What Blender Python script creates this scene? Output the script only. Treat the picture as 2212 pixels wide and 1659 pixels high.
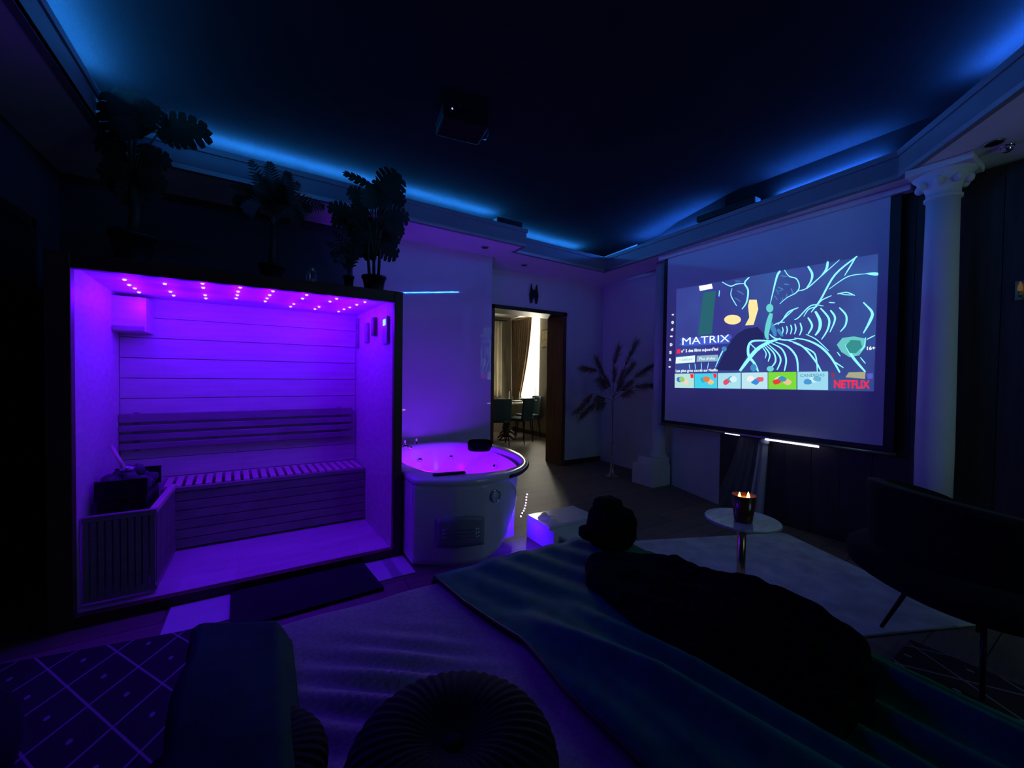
import bpy, math, random
from mathutils import Vector, Matrix, noise
random.seed(7)
PI = math.pi
for o in list(bpy.data.objects): bpy.data.objects.remove(o)
scene = bpy.context.scene
COL = scene.collection

# ------------------------------------------------------------------ camera
FPX, CAMH = 865.0, 1.30
YAW, PITCH, ROLL = math.radians(31.7), math.radians(-1.2), math.radians(0.75)
f0 = Vector((math.sin(YAW), math.cos(YAW), 0)); r0 = Vector((math.cos(YAW), -math.sin(YAW), 0)); Z = Vector((0, 0, 1))
FW = f0*math.cos(PITCH) + Z*math.sin(PITCH); U1 = Z*math.cos(PITCH) - f0*math.sin(PITCH)
RT = r0*math.cos(ROLL) + U1*math.sin(ROLL); UP = U1*math.cos(ROLL) - r0*math.sin(ROLL)
CAM = Vector((0, 0, CAMH))
cd = bpy.data.cameras.new('camera'); cam = bpy.data.objects.new('camera', cd); COL.objects.link(cam)
cd.sensor_width = 36; cd.lens = FPX/2212*36; cd.clip_start = 0.02; cd.clip_end = 100
cam.matrix_world = Matrix(((RT.x, UP.x, -FW.x, CAM.x), (RT.y, UP.y, -FW.y, CAM.y), (RT.z, UP.z, -FW.z, CAM.z), (0, 0, 0, 1)))
scene.camera = cam
def ray(x, y): return FW + RT*((x-1106)/FPX) + UP*((829.5-y)/FPX)
def aty(x, y, Y): d = ray(x, y); return CAM + d*(Y/d.y)
def atx(x, y, X): d = ray(x, y); return CAM + d*(X/d.x)
def atz(x, y, z): d = ray(x, y); return CAM + d*((z-CAMH)/d.z)

# ------------------------------------------------------------------ world, view, large lights
w = bpy.data.worlds.new('World'); scene.world = w; w.use_nodes = True
bg = w.node_tree.nodes['Background']; bg.inputs[0].default_value = (0.75, 0.85, 1.0, 1); bg.inputs[1].default_value = 0.6
vs = scene.view_settings; vs.view_transform = 'Standard'; vs.look = 'None'; vs.gamma = 1; vs.exposure = 0.0; vs.use_curve_mapping = False

def lamp(name, kind, loc, energy, color, size=0.05, rot=None, size_y=None, spread=None):
    l = bpy.data.lights.new(name, kind); l.energy = energy; l.color = color
    if kind == 'AREA':
        l.size = size
        if size_y: l.shape = 'RECTANGLE'; l.size_y = size_y
        if spread: l.spread = spread
    else: l.shadow_soft_size = size
    o = bpy.data.objects.new(name, l); COL.objects.link(o); o.location = loc
    if rot is not None: o.rotation_euler = rot
    return o
# daylight at the dining-room window (wall x = 5.05) and an added fill lamp at an invented window behind the bed (wall y = -1.7)
lamp('dining_window_daylight', 'AREA', (5.35, 7.4, 1.75), 170, (1.0, 0.94, 0.76), 1.8, (0, PI/2, 0), 0.7)
lamp('added_fill_light', 'AREA', (2.5, -1.66, 1.7), 5.2, (0.46, 0.86, 0.95), 0.7, (PI/2, 0, 0), 1.3)

# ------------------------------------------------------------------ materials
MATS = {}
def lin(c):
    if isinstance(c, tuple): return c
    r = [int(c[i:i+2], 16)/255 for i in (0, 2, 4)]
    return tuple(v/12.92 if v <= .04045 else ((v+.055)/1.055)**2.4 for v in r)
def mat(name, col, rough=.6, metal=0, noise_s=0, noise_a=.25, bump=0, bump_s=60, stretch=(1, 1, 1), coat=0, spec=.5, sheen=0, emit=None, estr=0, trans=0, alpha=None):
    if name in MATS: return MATS[name]
    m = bpy.data.materials.new(name); m.use_nodes = True; nt = m.node_tree; N = nt.nodes; L = nt.links
    b = N['Principled BSDF']; c = lin(col)
    b.inputs['Base Color'].default_value = (*c, 1); b.inputs['Roughness'].default_value = rough; b.inputs['Metallic'].default_value = metal
    b.inputs['Coat Weight'].default_value = coat; b.inputs['Specular IOR Level'].default_value = spec; b.inputs['Sheen Weight'].default_value = sheen
    b.inputs['Transmission Weight'].default_value = trans
    if emit: b.inputs['Emission Color'].default_value = (*lin(emit), 1); b.inputs['Emission Strength'].default_value = estr
    tc = None
    if noise_s or bump:
        tc = N.new('ShaderNodeTexCoord'); mp = N.new('ShaderNodeMapping'); mp.inputs['Scale'].default_value = stretch
        L.new(tc.outputs['Object'], mp.inputs['Vector'])
    if noise_s:
        n = N.new('ShaderNodeTexNoise'); n.inputs['Scale'].default_value = noise_s; n.inputs['Detail'].default_value = 6
        L.new(mp.outputs[0], n.inputs['Vector'])
        r = N.new('ShaderNodeValToRGB'); r.color_ramp.elements[0].position = .3; r.color_ramp.elements[1].position = .7
        r.color_ramp.elements[0].color = (*[v*(1-noise_a) for v in c], 1); r.color_ramp.elements[1].color = (*[min(1, v*(1+noise_a)) for v in c], 1)
        L.new(n.outputs['Fac'], r.inputs['Fac']); L.new(r.outputs['Color'], b.inputs['Base Color'])
    if bump:
        n2 = N.new('ShaderNodeTexNoise'); n2.inputs['Scale'].default_value = bump_s; n2.inputs['Detail'].default_value = 4
        L.new(mp.outputs[0], n2.inputs['Vector'])
        bp = N.new('ShaderNodeBump'); bp.inputs['Strength'].default_value = bump; bp.inputs['Distance'].default_value = .01
        L.new(n2.outputs['Fac'], bp.inputs['Height']); L.new(bp.outputs['Normal'], b.inputs['Normal'])
    MATS[name] = m; return m
def emis(name, col, strength):
    if name in MATS: return MATS[name]
    m = bpy.data.materials.new(name); m.use_nodes = True; nt = m.node_tree; nt.nodes.clear()
    e = nt.nodes.new('ShaderNodeEmission'); e.inputs[0].default_value = (*lin(col), 1); e.inputs[1].default_value = strength
    o = nt.nodes.new('ShaderNodeOutputMaterial'); nt.links.new(e.outputs[0], o.inputs[0]); MATS[name] = m; return m
def sheer(name, col, opacity, glow=0.5, rough=None):
    """thin woven or clear sheet: part of the light passes straight through"""
    m = bpy.data.materials.new(name); m.use_nodes = True; nt = m.node_tree; nt.nodes.clear(); N = nt.nodes; L = nt.links
    t = N.new('ShaderNodeBsdfTransparent'); out = N.new('ShaderNodeOutputMaterial'); mx = N.new('ShaderNodeMixShader'); mx.inputs[0].default_value = opacity
    if rough is None:
        d = N.new('ShaderNodeBsdfDiffuse'); d.inputs[0].default_value = (*lin(col), 1)
        tr = N.new('ShaderNodeBsdfTranslucent'); tr.inputs[0].default_value = (*lin(col), 1)
        m2 = N.new('ShaderNodeMixShader'); m2.inputs[0].default_value = glow; L.new(d.outputs[0], m2.inputs[1]); L.new(tr.outputs[0], m2.inputs[2])
    else:
        m2 = N.new('ShaderNodeBsdfGlossy'); m2.inputs['Roughness'].default_value = rough; m2.inputs['Color'].default_value = (*lin(col), 1)
    L.new(t.outputs[0], mx.inputs[1]); L.new(m2.outputs[0], mx.inputs[2]); L.new(mx.outputs[0], out.inputs[0]); MATS[name] = m; return m

M_wall = mat('white_plaster', (.72, .72, .74), .75, noise_s=3, noise_a=.04, bump=.05, bump_s=120)
M_tilewall = mat('glossy_pale_tile', (.60, .60, .64), .03, noise_s=1.2, noise_a=.08, coat=1.0, spec=.5)
M_dark = mat('black_stretch_ceiling', (.016, .016, .018), 1.0, noise_s=2, noise_a=.1, spec=.0)
M_leftwall = mat('dark_plaster_and_shade', (.05, .055, .065), .8, noise_s=3, noise_a=.1)  # dark side walls, and the painted shade on the wall above the sauna
M_oakdark = mat('dark_stained_wood', (.05, .026, .014), .45, noise_s=6, noise_a=.4, stretch=(1, 1, .12), bump=.1, bump_s=30)
M_jamb = mat('brown_door_wood', (.13, .05, .022), .4, noise_s=6, noise_a=.35, stretch=(4, 4, .4), bump=.08, bump_s=30)
M_panel = mat('near_black_wood_panel', (.030, .024, .026), .5, noise_s=5, noise_a=.4, stretch=(6, 6, .5), bump=.1, bump_s=30)
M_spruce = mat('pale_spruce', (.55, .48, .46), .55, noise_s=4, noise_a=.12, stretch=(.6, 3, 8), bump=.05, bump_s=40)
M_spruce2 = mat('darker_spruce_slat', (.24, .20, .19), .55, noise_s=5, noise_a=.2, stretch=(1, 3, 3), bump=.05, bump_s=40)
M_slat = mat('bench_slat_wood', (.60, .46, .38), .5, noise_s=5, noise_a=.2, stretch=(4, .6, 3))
M_black = mat('matte_black_plastic', (.008, .008, .009), .5, noise_s=20, noise_a=.15)
M_frame = mat('sauna_frame_wood', (.075, .032, .016), .45, noise_s=6, noise_a=.35, stretch=(.6, .6, .6), bump=.08)
M_acryl = mat('white_acrylic', (.80, .80, .82), .18, noise_s=2, noise_a=.03, coat=.3)
M_chrome = mat('chrome', (.8, .8, .82), .12, 1, noise_s=30, noise_a=.03)
M_steel = mat('brushed_steel', (.5, .5, .52), .3, 1, noise_s=30, noise_a=.1)
M_iron = mat('black_iron', (.02, .02, .022), .45, .7, noise_s=20, noise_a=.2)
M_stone = mat('sauna_stone', (.06, .06, .065), .85, noise_s=30, noise_a=.4, bump=.4, bump_s=50)
M_leaf = mat('dark_green_leaf', (.006, .020, .008), .65, spec=.3, noise_s=9, noise_a=.35)
M_palm = mat('palm_leaf_green', (.005, .013, .006), .55, noise_s=12, noise_a=.35)
M_stem = mat('green_stem', (.02, .035, .012), .6, noise_s=20, noise_a=.3)
M_pot = mat('black_nursery_pot', (.012, .012, .014), .5, noise_s=10, noise_a=.2)
M_soil = mat('dark_soil', (.012, .009, .007), .95, noise_s=60, noise_a=.5, bump=.5, bump_s=80)
M_teal = mat('dark_teal_velvet', (.011, .19, .105), .75, noise_s=20, noise_a=.2, bump=.12, bump_s=200, sheen=.0, spec=.1)
M_trim = mat('brown_piping', (.045, .022, .012), .7, noise_s=40, noise_a=.2)
M_sheet = mat('woven_grey_linen', (.32, .30, .33), .85, noise_s=90, noise_a=.18, bump=.25, bump_s=220, sheen=.1)
M_fur = mat('black_green_plush', (.004, .008, .009), .95, noise_s=50, noise_a=.5, bump=.7, bump_s=130, spec=.05)
M_velvet = mat('black_velvet', (.008, .010, .012), .85, noise_s=30, noise_a=.3, bump=.1, bump_s=200, sheen=.05, spec=.1)
M_shaggy = mat('pale_pile_rug', (.62, .72, .68), .95, noise_s=7, noise_a=.22, bump=.6, bump_s=160)
M_mat = mat('navy_door_mat', (.009, .008, .014), .95, noise_s=60, noise_a=.3, bump=.5, bump_s=200)
M_gold = mat('brass_leg', (.6, .45, .22), .25, 1, noise_s=30, noise_a=.1)
M_marble = mat('pale_green_marble', (.45, .58, .52), .25, noise_s=5, noise_a=.35, stretch=(1, 3, 1))
M_curtdark = mat('brown_drape', (.20, .13, .07), .85, noise_s=8, noise_a=.2, stretch=(6, 6, .3))
M_dinwall = mat('tan_wall', (.26, .22, .16), .8, noise_s=3, noise_a=.08)
M_white = mat('white_paint', (.75, .75, .73), .5, noise_s=5, noise_a=.04)
M_pampas = mat('dry_pampas', (.22, .15, .11), .9, noise_s=30, noise_a=.3)
M_glass = sheer('thin_clear_glass', (.9, .9, .95), .06, rough=.02)
M_glass2 = sheer('clear_vase_glass', (.9, .9, .9), .22, rough=.08)
M_tulle = sheer('white_tulle', (.85, .85, .88), .20, .4)
M_tulle2 = sheer('white_tulle_gathered', (.85, .87, .86), .72, .4)
M_sheerwin = sheer('sunlit_white_sheer', (.95, .95, .92), .85, .7)

def floor_material():
    m = bpy.data.materials.new('dark_oak_floor'); m.use_nodes = True; nt = m.node_tree; N = nt.nodes; L = nt.links; b = N['Principled BSDF']
    tc = N.new('ShaderNodeTexCoord'); mp = N.new('ShaderNodeMapping'); L.new(tc.outputs['Object'], mp.inputs[0])
    br = N.new('ShaderNodeTexBrick'); br.inputs['Scale'].default_value = 1; br.inputs['Brick Width'].default_value = 1.2; br.inputs['Row Height'].default_value = .19
    br.inputs['Mortar Size'].default_value = .003; br.inputs['Color1'].default_value = (.26, .20, .16, 1); br.inputs['Color2'].default_value = (.20, .155, .12, 1); br.inputs['Mortar'].default_value = (.02, .015, .01, 1)
    L.new(mp.outputs[0], br.inputs['Vector'])
    n = N.new('ShaderNodeTexNoise'); n.inputs['Scale'].default_value = 5; mp2 = N.new('ShaderNodeMapping'); mp2.inputs['Scale'].default_value = (.8, 9, 1)
    L.new(tc.outputs['Object'], mp2.inputs[0]); L.new(mp2.outputs[0], n.inputs['Vector'])
    mx = N.new('ShaderNodeMix'); mx.data_type = 'RGBA'; mx.blend_type = 'MULTIPLY'; mx.inputs[0].default_value = .6
    L.new(br.outputs['Color'], mx.inputs[6]); L.new(n.outputs['Color'], mx.inputs[7]); L.new(mx.outputs[2], b.inputs['Base Color'])
    b.inputs['Roughness'].default_value = .55
    return m
M_floor = floor_material()

def lattice_material():
    m = bpy.data.materials.new('lattice_rug_pile'); m.use_nodes = True; nt = m.node_tree; N = nt.nodes; L = nt.links; b = N['Principled BSDF']
    tc = N.new('ShaderNodeTexCoord'); sp = N.new('ShaderNodeSeparateXYZ'); L.new(tc.outputs['Object'], sp.inputs[0])
    def mth(op, a, bb=None):
        n = N.new('ShaderNodeMath'); n.operation = op
        for i, v in enumerate((a, bb)):
            if v is None: continue
            if isinstance(v, (int, float)): n.inputs[i].default_value = v
            else: L.new(v, n.inputs[i])
        return n.outputs[0]
    s = 4.6
    u = mth('MULTIPLY', mth('ADD', sp.outputs[0], mth('MULTIPLY', sp.outputs[1], .62)), s)
    v = mth('MULTIPLY', mth('SUBTRACT', sp.outputs[0], mth('MULTIPLY', sp.outputs[1], .62)), s)
    lu = mth('LESS_THAN', mth('ABSOLUTE', mth('SUBTRACT', mth('FRACT', u), .5)), .022)
    lv = mth('LESS_THAN', mth('ABSOLUTE', mth('SUBTRACT', mth('FRACT', v), .5)), .022)
    du = mth('ABSOLUTE', mth('SUBTRACT', mth('FRACT', mth('ADD', u, .5)), .5)); dv = mth('ABSOLUTE', mth('SUBTRACT', mth('FRACT', mth('ADD', v, .5)), .5))
    dot = mth('LESS_THAN', mth('ADD', mth('POWER', du, 2), mth('POWER', dv, 2)), .003)
    f = mth('MINIMUM', mth('ADD', mth('ADD', lu, lv), dot), 1)
    mx = N.new('ShaderNodeMix'); mx.data_type = 'RGBA'; L.new(f, mx.inputs[0]); mx.inputs[6].default_value = (.018, .02, .021, 1); mx.inputs[7].default_value = (.24, .25, .27, 1)
    L.new(mx.outputs[2], b.inputs['Base Color']); b.inputs['Roughness'].default_value = .95
    return m
M_lattice = lattice_material()

# ------------------------------------------------------------------ mesh helpers
ORG = {}
class MB:
    def __init__(s): s.v = []; s.f = []
    def add(s, vs, fs):
        n = len(s.v); s.v += [Vector(v) for v in vs]; s.f += [tuple(i+n for i in f) for f in fs]; return s
    def box(s, a, b, M=None):
        x0, y0, z0 = a; x1, y1, z1 = b
        vs = [Vector(p) for p in ((x0, y0, z0), (x1, y0, z0), (x1, y1, z0), (x0, y1, z0), (x0, y0, z1), (x1, y0, z1), (x1, y1, z1), (x0, y1, z1))]
        if M is not None: vs = [M @ p for p in vs]
        return s.add(vs, [(3, 2, 1, 0), (4, 5, 6, 7), (0, 1, 5, 4), (1, 2, 6, 5), (2, 3, 7, 6), (3, 0, 4, 7)])
    def prism(s, poly, z0, z1):
        n = len(poly); vs = [(x, y, z0) for x, y in poly] + [(x, y, z1) for x, y in poly]
        area = sum(poly[i][0]*poly[(i+1) % n][1]-poly[(i+1) % n][0]*poly[i][1] for i in range(n))
        fs = [tuple(range(n))[::-1], tuple(range(n, 2*n))] + [(i, (i+1) % n, n+(i+1) % n, n+i) for i in range(n)]
        if area < 0: fs = [f[::-1] for f in fs]
        return s.add(vs, fs)
    def lathe(s, prof, c=(0, 0, 0), seg=24, M=None, cap=True):
        c = Vector(c); vs = []
        for r, z in prof:
            for k in range(seg):
                a = 2*PI*k/seg; p = Vector((r*math.cos(a), r*math.sin(a), z)); vs.append((M @ p if M is not None else p) + c)
        fs = []
        for i in range(len(prof)-1):
            for k in range(seg):
                k2 = (k+1) % seg; fs.append((i*seg+k, i*seg+k2, (i+1)*seg+k2, (i+1)*seg+k))
        if cap: fs.append(tuple(range(seg))[::-1]); fs.append(tuple(range((len(prof)-1)*seg, len(prof)*seg)))
        return s.add(vs, fs)
    def tube(s, pts, r, seg=8, r1=None):
        pts = [Vector(p) for p in pts]; n = len(pts); vs = []
        for i, p in enumerate(pts):
            d = (pts[min(i+1, n-1)]-pts[max(i-1, 0)]).normalized()
            a = d.orthogonal().normalized() if i == 0 else (a - d*a.dot(d)).normalized()
            b = d.cross(a); rr = r if r1 is None else r+(r1-r)*i/(n-1)
            for k in range(seg):
                t = 2*PI*k/seg; vs.append(p+a*(rr*math.cos(t))+b*(rr*math.sin(t)))
        fs = [(i*seg+k, i*seg+(k+1) % seg, (i+1)*seg+(k+1) % seg, (i+1)*seg+k) for i in range(n-1) for k in range(seg)]
        fs += [tuple(range(seg))[::-1], tuple(range((n-1)*seg, n*seg))]
        return s.add(vs, fs)
    def grid(s, fn, nu, nv):
        vs = [fn(i/nu, j/nv) for j in range(nv+1) for i in range(nu+1)]
        return s.add(vs, [(j*(nu+1)+i, j*(nu+1)+i+1, (j+1)*(nu+1)+i+1, (j+1)*(nu+1)+i) for j in range(nv) for i in range(nu)])
    def blob(s, c, rad, seg=20, rings=12, fn=None, M=None):
        vs = []; c = Vector(c)
        for i in range(rings+1):
            t = PI*i/rings
            for k in range(seg):
                a = 2*PI*k/seg; p = Vector((math.sin(t)*math.cos(a), math.sin(t)*math.sin(a), -math.cos(t)))
                q = fn(p) if fn else p
                q = Vector((q.x*rad[0], q.y*rad[1], q.z*rad[2])); vs.append((M @ q if M is not None else q)+c)
        return s.add(vs, [(i*seg+k, i*seg+(k+1) % seg, (i+1)*seg+(k+1) % seg, (i+1)*seg+k) for i in range(rings) for k in range(seg)])
    def build(s, name, m, parent=None, smooth=False, bevel=0, thick=0, sub=0, weld=False):
        if parent is not None: o3 = ORG[parent]
        else:
            xs = [v.x for v in s.v]; ys = [v.y for v in s.v]; zs = [v.z for v in s.v]
            o3 = Vector(((min(xs)+max(xs))/2, (min(ys)+max(ys))/2, min(zs)))
        me = bpy.data.meshes.new(name); me.from_pydata([v-o3 for v in s.v], [], s.f); me.validate(); me.update()
        if smooth: me.polygons.foreach_set('use_smooth', [True]*len(me.polygons))
        o = bpy.data.objects.new(name, me); COL.objects.link(o); me.materials.append(m)
        if parent is not None: o.parent = parent
        else: o.location = o3
        ORG[o] = o3
        if weld: o.modifiers.new('weld', 'WELD')
        if thick: md = o.modifiers.new('solid', 'SOLIDIFY'); md.thickness = thick; md.offset = 0
        if bevel: md = o.modifiers.new('bevel', 'BEVEL'); md.width = bevel; md.segments = 2; md.limit_method = 'ANGLE'
        if sub: md = o.modifiers.new('sub', 'SUBSURF'); md.levels = sub; md.render_levels = sub
        return o
def tag(o, label=None, cat=None, group=None, kind=None):
    if label: o['label'] = label
    if cat: o['category'] = cat
    if group: o['group'] = group
    if kind: o['kind'] = kind
    return o
def empty(name, loc, label=None, cat=None, group=None, kind=None):
    o = bpy.data.objects.new(name, None); COL.objects.link(o); o.location = loc; o.empty_display_size = .1; ORG[o] = Vector(loc)
    return tag(o, label, cat, group, kind)
def inst(src, name, parent, loc, rot=(0, 0, 0), scale=(1, 1, 1)):
    """another object on the same mesh; loc in world"""
    o = src.copy(); o.name = name; COL.objects.link(o); o.parent = parent
    o.location = Vector(loc)-(ORG[parent] if parent is not None else Vector()); o.rotation_euler = rot; o.scale = scale; ORG[o] = Vector(loc); return o
def rawmesh(name, mb, m, smooth=False):
    me = bpy.data.meshes.new(name); me.from_pydata(mb.v, [], mb.f); me.validate(); me.update(); me.materials.append(m)
    if smooth: me.polygons.foreach_set('use_smooth', [True]*len(me.polygons))
    return me
def place(name, me, parent, loc, rot=(0, 0, 0), scale=(1, 1, 1)):
    o = bpy.data.objects.new(name, me); COL.objects.link(o); o.parent = parent
    o.location = Vector(loc)-(ORG[parent] if parent is not None else Vector())
    if isinstance(rot, Matrix): o.rotation_euler = rot.to_euler()
    else: o.rotation_euler = rot
    o.scale = scale; ORG[o] = Vector(loc); return o
def B(name, a, b, m, parent=None, bevel=0, M=None): return MB().box(a, b, M).build(name, m, parent, bevel=bevel)
def struct(name, mb, m, parent=None, **k): o = mb.build(name, m, parent, **k); return tag(o, kind='structure')
def frame_mat(xa, ya, za):
    return Matrix(((xa.x, ya.x, za.x), (xa.y, ya.y, za.y), (xa.z, ya.z, za.z)))
def fbm(p, s=1.0): return noise.noise(Vector(p)*s)

# ------------------------------------------------------------------ structure
SO0, SO1, CEIL = 2.68, 2.87, 3.15
struct('floor', MB().box((-1.5, -1.9, -.12), (5.4, 8.4, 0)), M_floor)
struct('ceiling', MB().box((-1.5, -1.9, CEIL), (4.9, 4.95, CEIL+.1)), M_dark)
struct('wall_left', MB().box((-1.42, -1.8, 0), (-1.22, 4.6, CEIL)), M_leftwall)
struct('wall_front', MB().box((-1.42, -1.9, 0), (4.6, -1.7, CEIL)), M_leftwall)
def wy(x): return 4.15+.023*(x-2.27)
struct('wall_back', MB().prism([(.72, wy(.72)), (2.27, wy(2.27)), (2.27, 4.555), (.72, 4.555)], 0, SO1), M_tilewall)
struct('wall_back_shaded', MB().prism([(-1.22, wy(-1.22)), (.72, wy(.72)), (.72, 4.555), (-1.22, 4.555)], 0, SO1), M_leftwall)  # same wall, coloured dark to paint in the shade above the sauna
tw = MB(); tw.box((2.27, 4.555, 0), (2.49, 4.90, CEIL)); tw.box((3.72, 4.555, 0), (4.7, 4.90, CEIL)); tw.box((2.49, 4.555, 2.22), (3.72, 4.90, CEIL)); tw.box((-1.22, 4.3, SO1), (2.27, 4.9, CEIL))
struct('wall_doorway', tw, M_wall)
dp = empty('door_1', (3.1, 4.72, 0), kind='structure')
B('jamb', (3.66, 4.54, 0), (3.72, 4.92, 2.22), M_jamb, dp); B('jamb', (2.49, 4.54, 0), (2.53, 4.92, 2.22), M_jamb, dp)
B('lintel', (2.49, 4.54, 2.17), (3.73, 4.92, 2.22), M_oakdark, dp)
# right-hand wall: white part, then dark vertical panels
wr = [(4.45, 4.555), (4.38, 3.45), (4.2, 3.08), (3.97, 2.36), (3.97, -1.7), (4.7, -1.7), (4.7, 4.555)]
struct('wall_right', MB().prism(wr, 0, CEIL), M_wall)
pw = empty('wall_panelling', (3.95, .5, 0), kind='structure')
pm = rawmesh('panel_board', MB().box((-.012, -.098, 0), (.012, .098, 2.66)), M_panel)
y = 2.24; k = 0
while y > -1.6:
    place('panel_board', pm, pw, (3.955-.003*(k % 2), y, .005)); y -= .2; k += 1
# window behind the bed head, out of view, added to carry the fill light
w2 = empty('window_added', (2.5, -1.68, 1.0), kind='structure')
for a, b_ in (((2.08, -1.70, 1.0), (2.14, -1.66, 2.4)), ((2.86, -1.70, 1.0), (2.92, -1.66, 2.4)), ((2.47, -1.70, 1.0), (2.53, -1.66, 2.4)), ((2.08, -1.70, 1.0), (2.92, -1.66, 1.06)), ((2.08, -1.70, 2.34), (2.92, -1.66, 2.4))):
    B('window_frame', a, b_, M_white, w2)
B('pane', (2.14, -1.69, 1.06), (2.47, -1.684, 2.34), M_glass, w2); B('pane', (2.53, -1.69, 1.06), (2.86, -1.684, 2.34), M_glass, w2)
# soffit with cove lip
inner = [(-.8, -1.3), (-.8, 3.53), (2.38, 3.60), (2.38, 3.82), (3.80, 3.88), (3.71, 1.67), (3.675, .975), (3.01, .37), (2.35, -.2), (2.2, -1.3)]
outer = [(-1.22, -1.7), (-1.22, 4.13), (2.30, 4.14), (2.30, 4.555), (4.45, 4.555), (4.0, 1.9), (3.97, .9), (3.97, .1), (3.97, -.8), (3.97, -1.7)]
sm = MB()
for i in range(len(inner)-1): sm.prism([inner[i], inner[i+1], outer[i+1], outer[i]], SO0, SO0+.03)
sm.prism([inner[0], inner[-1], outer[-1], outer[0]], SO0, SO0+.03)
sof = struct('trim_1', sm, M_wall)
lip = MB()
def off(i, d):
    n = len(inner); p = Vector(inner[i]); a = Vector(inner[i-1]) if i > 0 else None; b_ = Vector(inner[i+1]) if i < n-1 else None
    def nrm(u, v): e = (v-u).normalized(); return Vector((-e.y, e.x))
    ns = ([nrm(a, p)] if a else [])+([nrm(p, b_)] if b_ else [])
    m = sum(ns, Vector((0, 0))); m.normalize(); m /= max(.4, m.dot(ns[0])); q = p+m*d; return (q.x, q.y)
for i in range(len(inner)-1):
    lip.prism([inner[i], inner[i+1], off(i+1, .035), off(i, .035)], SO0-.002, SO1)
M_lip = mat('slate_grey_lip', (.20, .20, .23), .7, noise_s=3, noise_a=.05)  # lip and its moulding in a darker grey than the soffit
struct('trim_2', lip, M_lip)
tr3 = MB()
for i in range(len(inner)-1): tr3.prism([off(i, -.012), off(i+1, -.012), off(i+1, .0), off(i, .0)], SO1-.045, SO1-.005)
struct('trim_3', tr3, M_lip)
struct('added_cove_board', MB().prism([(4.40, 3.86), (4.355, 3.46), (4.18, 3.08), (3.965, 2.36), (3.965, -.3), (3.972, -.3), (3.972, 2.37), (4.19, 3.08), (4.37, 3.46), (4.415, 3.86)], SO0+.031, CEIL-.001), M_dark)  # black board added over the white wall to dim the cove light there
# left-hand dark door
dl = empty('door_2', (-1.22, 3.2, 0), kind='structure')
B('door_leaf', (-1.24, 2.72, 0), (-1.205, 3.60, 2.16), M_black, dl)
for a, b_ in (((-1.22, 2.66, 0), (-1.195, 2.72, 2.22)), ((-1.22, 3.60, 0), (-1.195, 3.66, 2.22)), ((-1.22, 2.66, 2.16), (-1.195, 3.66, 2.22))): B('door_frame', a, b_, M_oakdark, dl)
MB().tube([(-1.2, 2.8, 1.02), (-1.15, 2.8, 1.02), (-1.15, 2.92, 1.02)], .01).build('door_handle', M_steel, dl, smooth=True)
# pale tile strip in front of the sauna
ts = empty('trim_4', (0, 2.7, 0), kind='structure')
tm = rawmesh('floor_tile', MB().box((-.147, -.145, 0), (.147, .145, .006)), mat('pale_floor_tile', (.62, .60, .62), .35, noise_s=4, noise_a=.06))
for i in range(4): place('floor_tile', tm, ts, (-.29+i*.298, 2.676, .0005))
place('floor_tile', tm, ts, (.838, 2.676, .0005), scale=(.5, 1, 1)).location.x -= .072
bb = MB().box((3.73, 4.54, 0), (4.43, 4.555, .07)); struct('baseboard_doorway', bb, M_oakdark)

# dining room beyond the doorway
struct('wall_far', MB().box((1.3, 8.1, 0), (5.3, 8.3, 2.65)), M_dinwall)
wf = MB(); wf.box((5.05, 4.9, 0), (5.25, 7.06, 2.65)); wf.box((5.05, 7.75, 0), (5.25, 8.1, 2.65)); wf.box((5.05, 7.06, 0), (5.25, 7.75, .79)); wf.box((5.05, 7.06, 2.60), (5.25, 7.75, 2.65))
struct('wall_far_right', wf, M_dinwall)
struct('wall_far_left', MB().box((1.1, 4.9, 0), (1.3, 8.3, 2.65)), M_dinwall)
struct('ceiling_far', MB().box((1.1, 4.9, 2.65), (5.3, 8.3, 2.75)), M_white)
struct('baseboard_far_right', MB().box((5.03, 4.92, 0), (5.05, 8.1, .09)), M_oakdark)
w1 = empty('window_1', (5.1, 7.4, .79), kind='structure')
for a, b_ in (((5.08, 7.06, .79), (5.14, 7.12, 2.6)), ((5.08, 7.69, .79), (5.14, 7.75, 2.6)), ((5.08, 7.38, .79), (5.14, 7.43, 2.6)), ((5.08, 7.06, .79), (5.14, 7.75, .85)), ((5.08, 7.06, 2.54), (5.14, 7.75, 2.6)), ((5.08, 7.06, 1.9), (5.14, 7.75, 1.94))):
    B('window_frame', a, b_, M_white, w1)
for a, b_ in ((7.12, 7.38), (7.43, 7.69)):
    B('pane', (5.105, a, .85), (5.111, b_, 1.9), M_glass, w1); B('pane', (5.105, a, 1.94), (5.111, b_, 2.54), M_glass, w1)
B('window_sill', (4.98, 7.04, .765), (5.08, 7.77, .79), M_white, w1)

# ------------------------------------------------------------------ bed and bedding
BZ, BX0, BX1, BY0, BY1 = .50, -.14, 1.45, -.62, 1.44
bed = empty('bed', (.62, .4, 0), 'wide double bed with dark base and grey woven linen, facing the sauna', 'bed')
B('base', (BX0+.03, BY0+.02, .10), (BX1-.03, BY1-.03, .27), M_velvet, bed, bevel=.02)
for x in (BX0+.1, BX1-.1):
    for y in (BY0+.1, BY1-.12): MB().lathe([(.02, 0), (.028, .1)], (x, y, 0), 12).build('leg', M_black, bed, smooth=True)
B('mattress', (BX0+.015, BY0, .27), (BX1-.015, BY1-.015, BZ-.02), M_white, bed, bevel=.05)
def sheet_z(x, y):
    d = x*.62+y*.78
    w_ = math.exp(-((x-.26)**2/.05+(y-1.02)**2/.035))
    return BZ+.013*w_*math.sin(d*78+3*fbm((x*2, y*2, 0)))+.006*fbm((x*5, y*5, 1))
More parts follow.
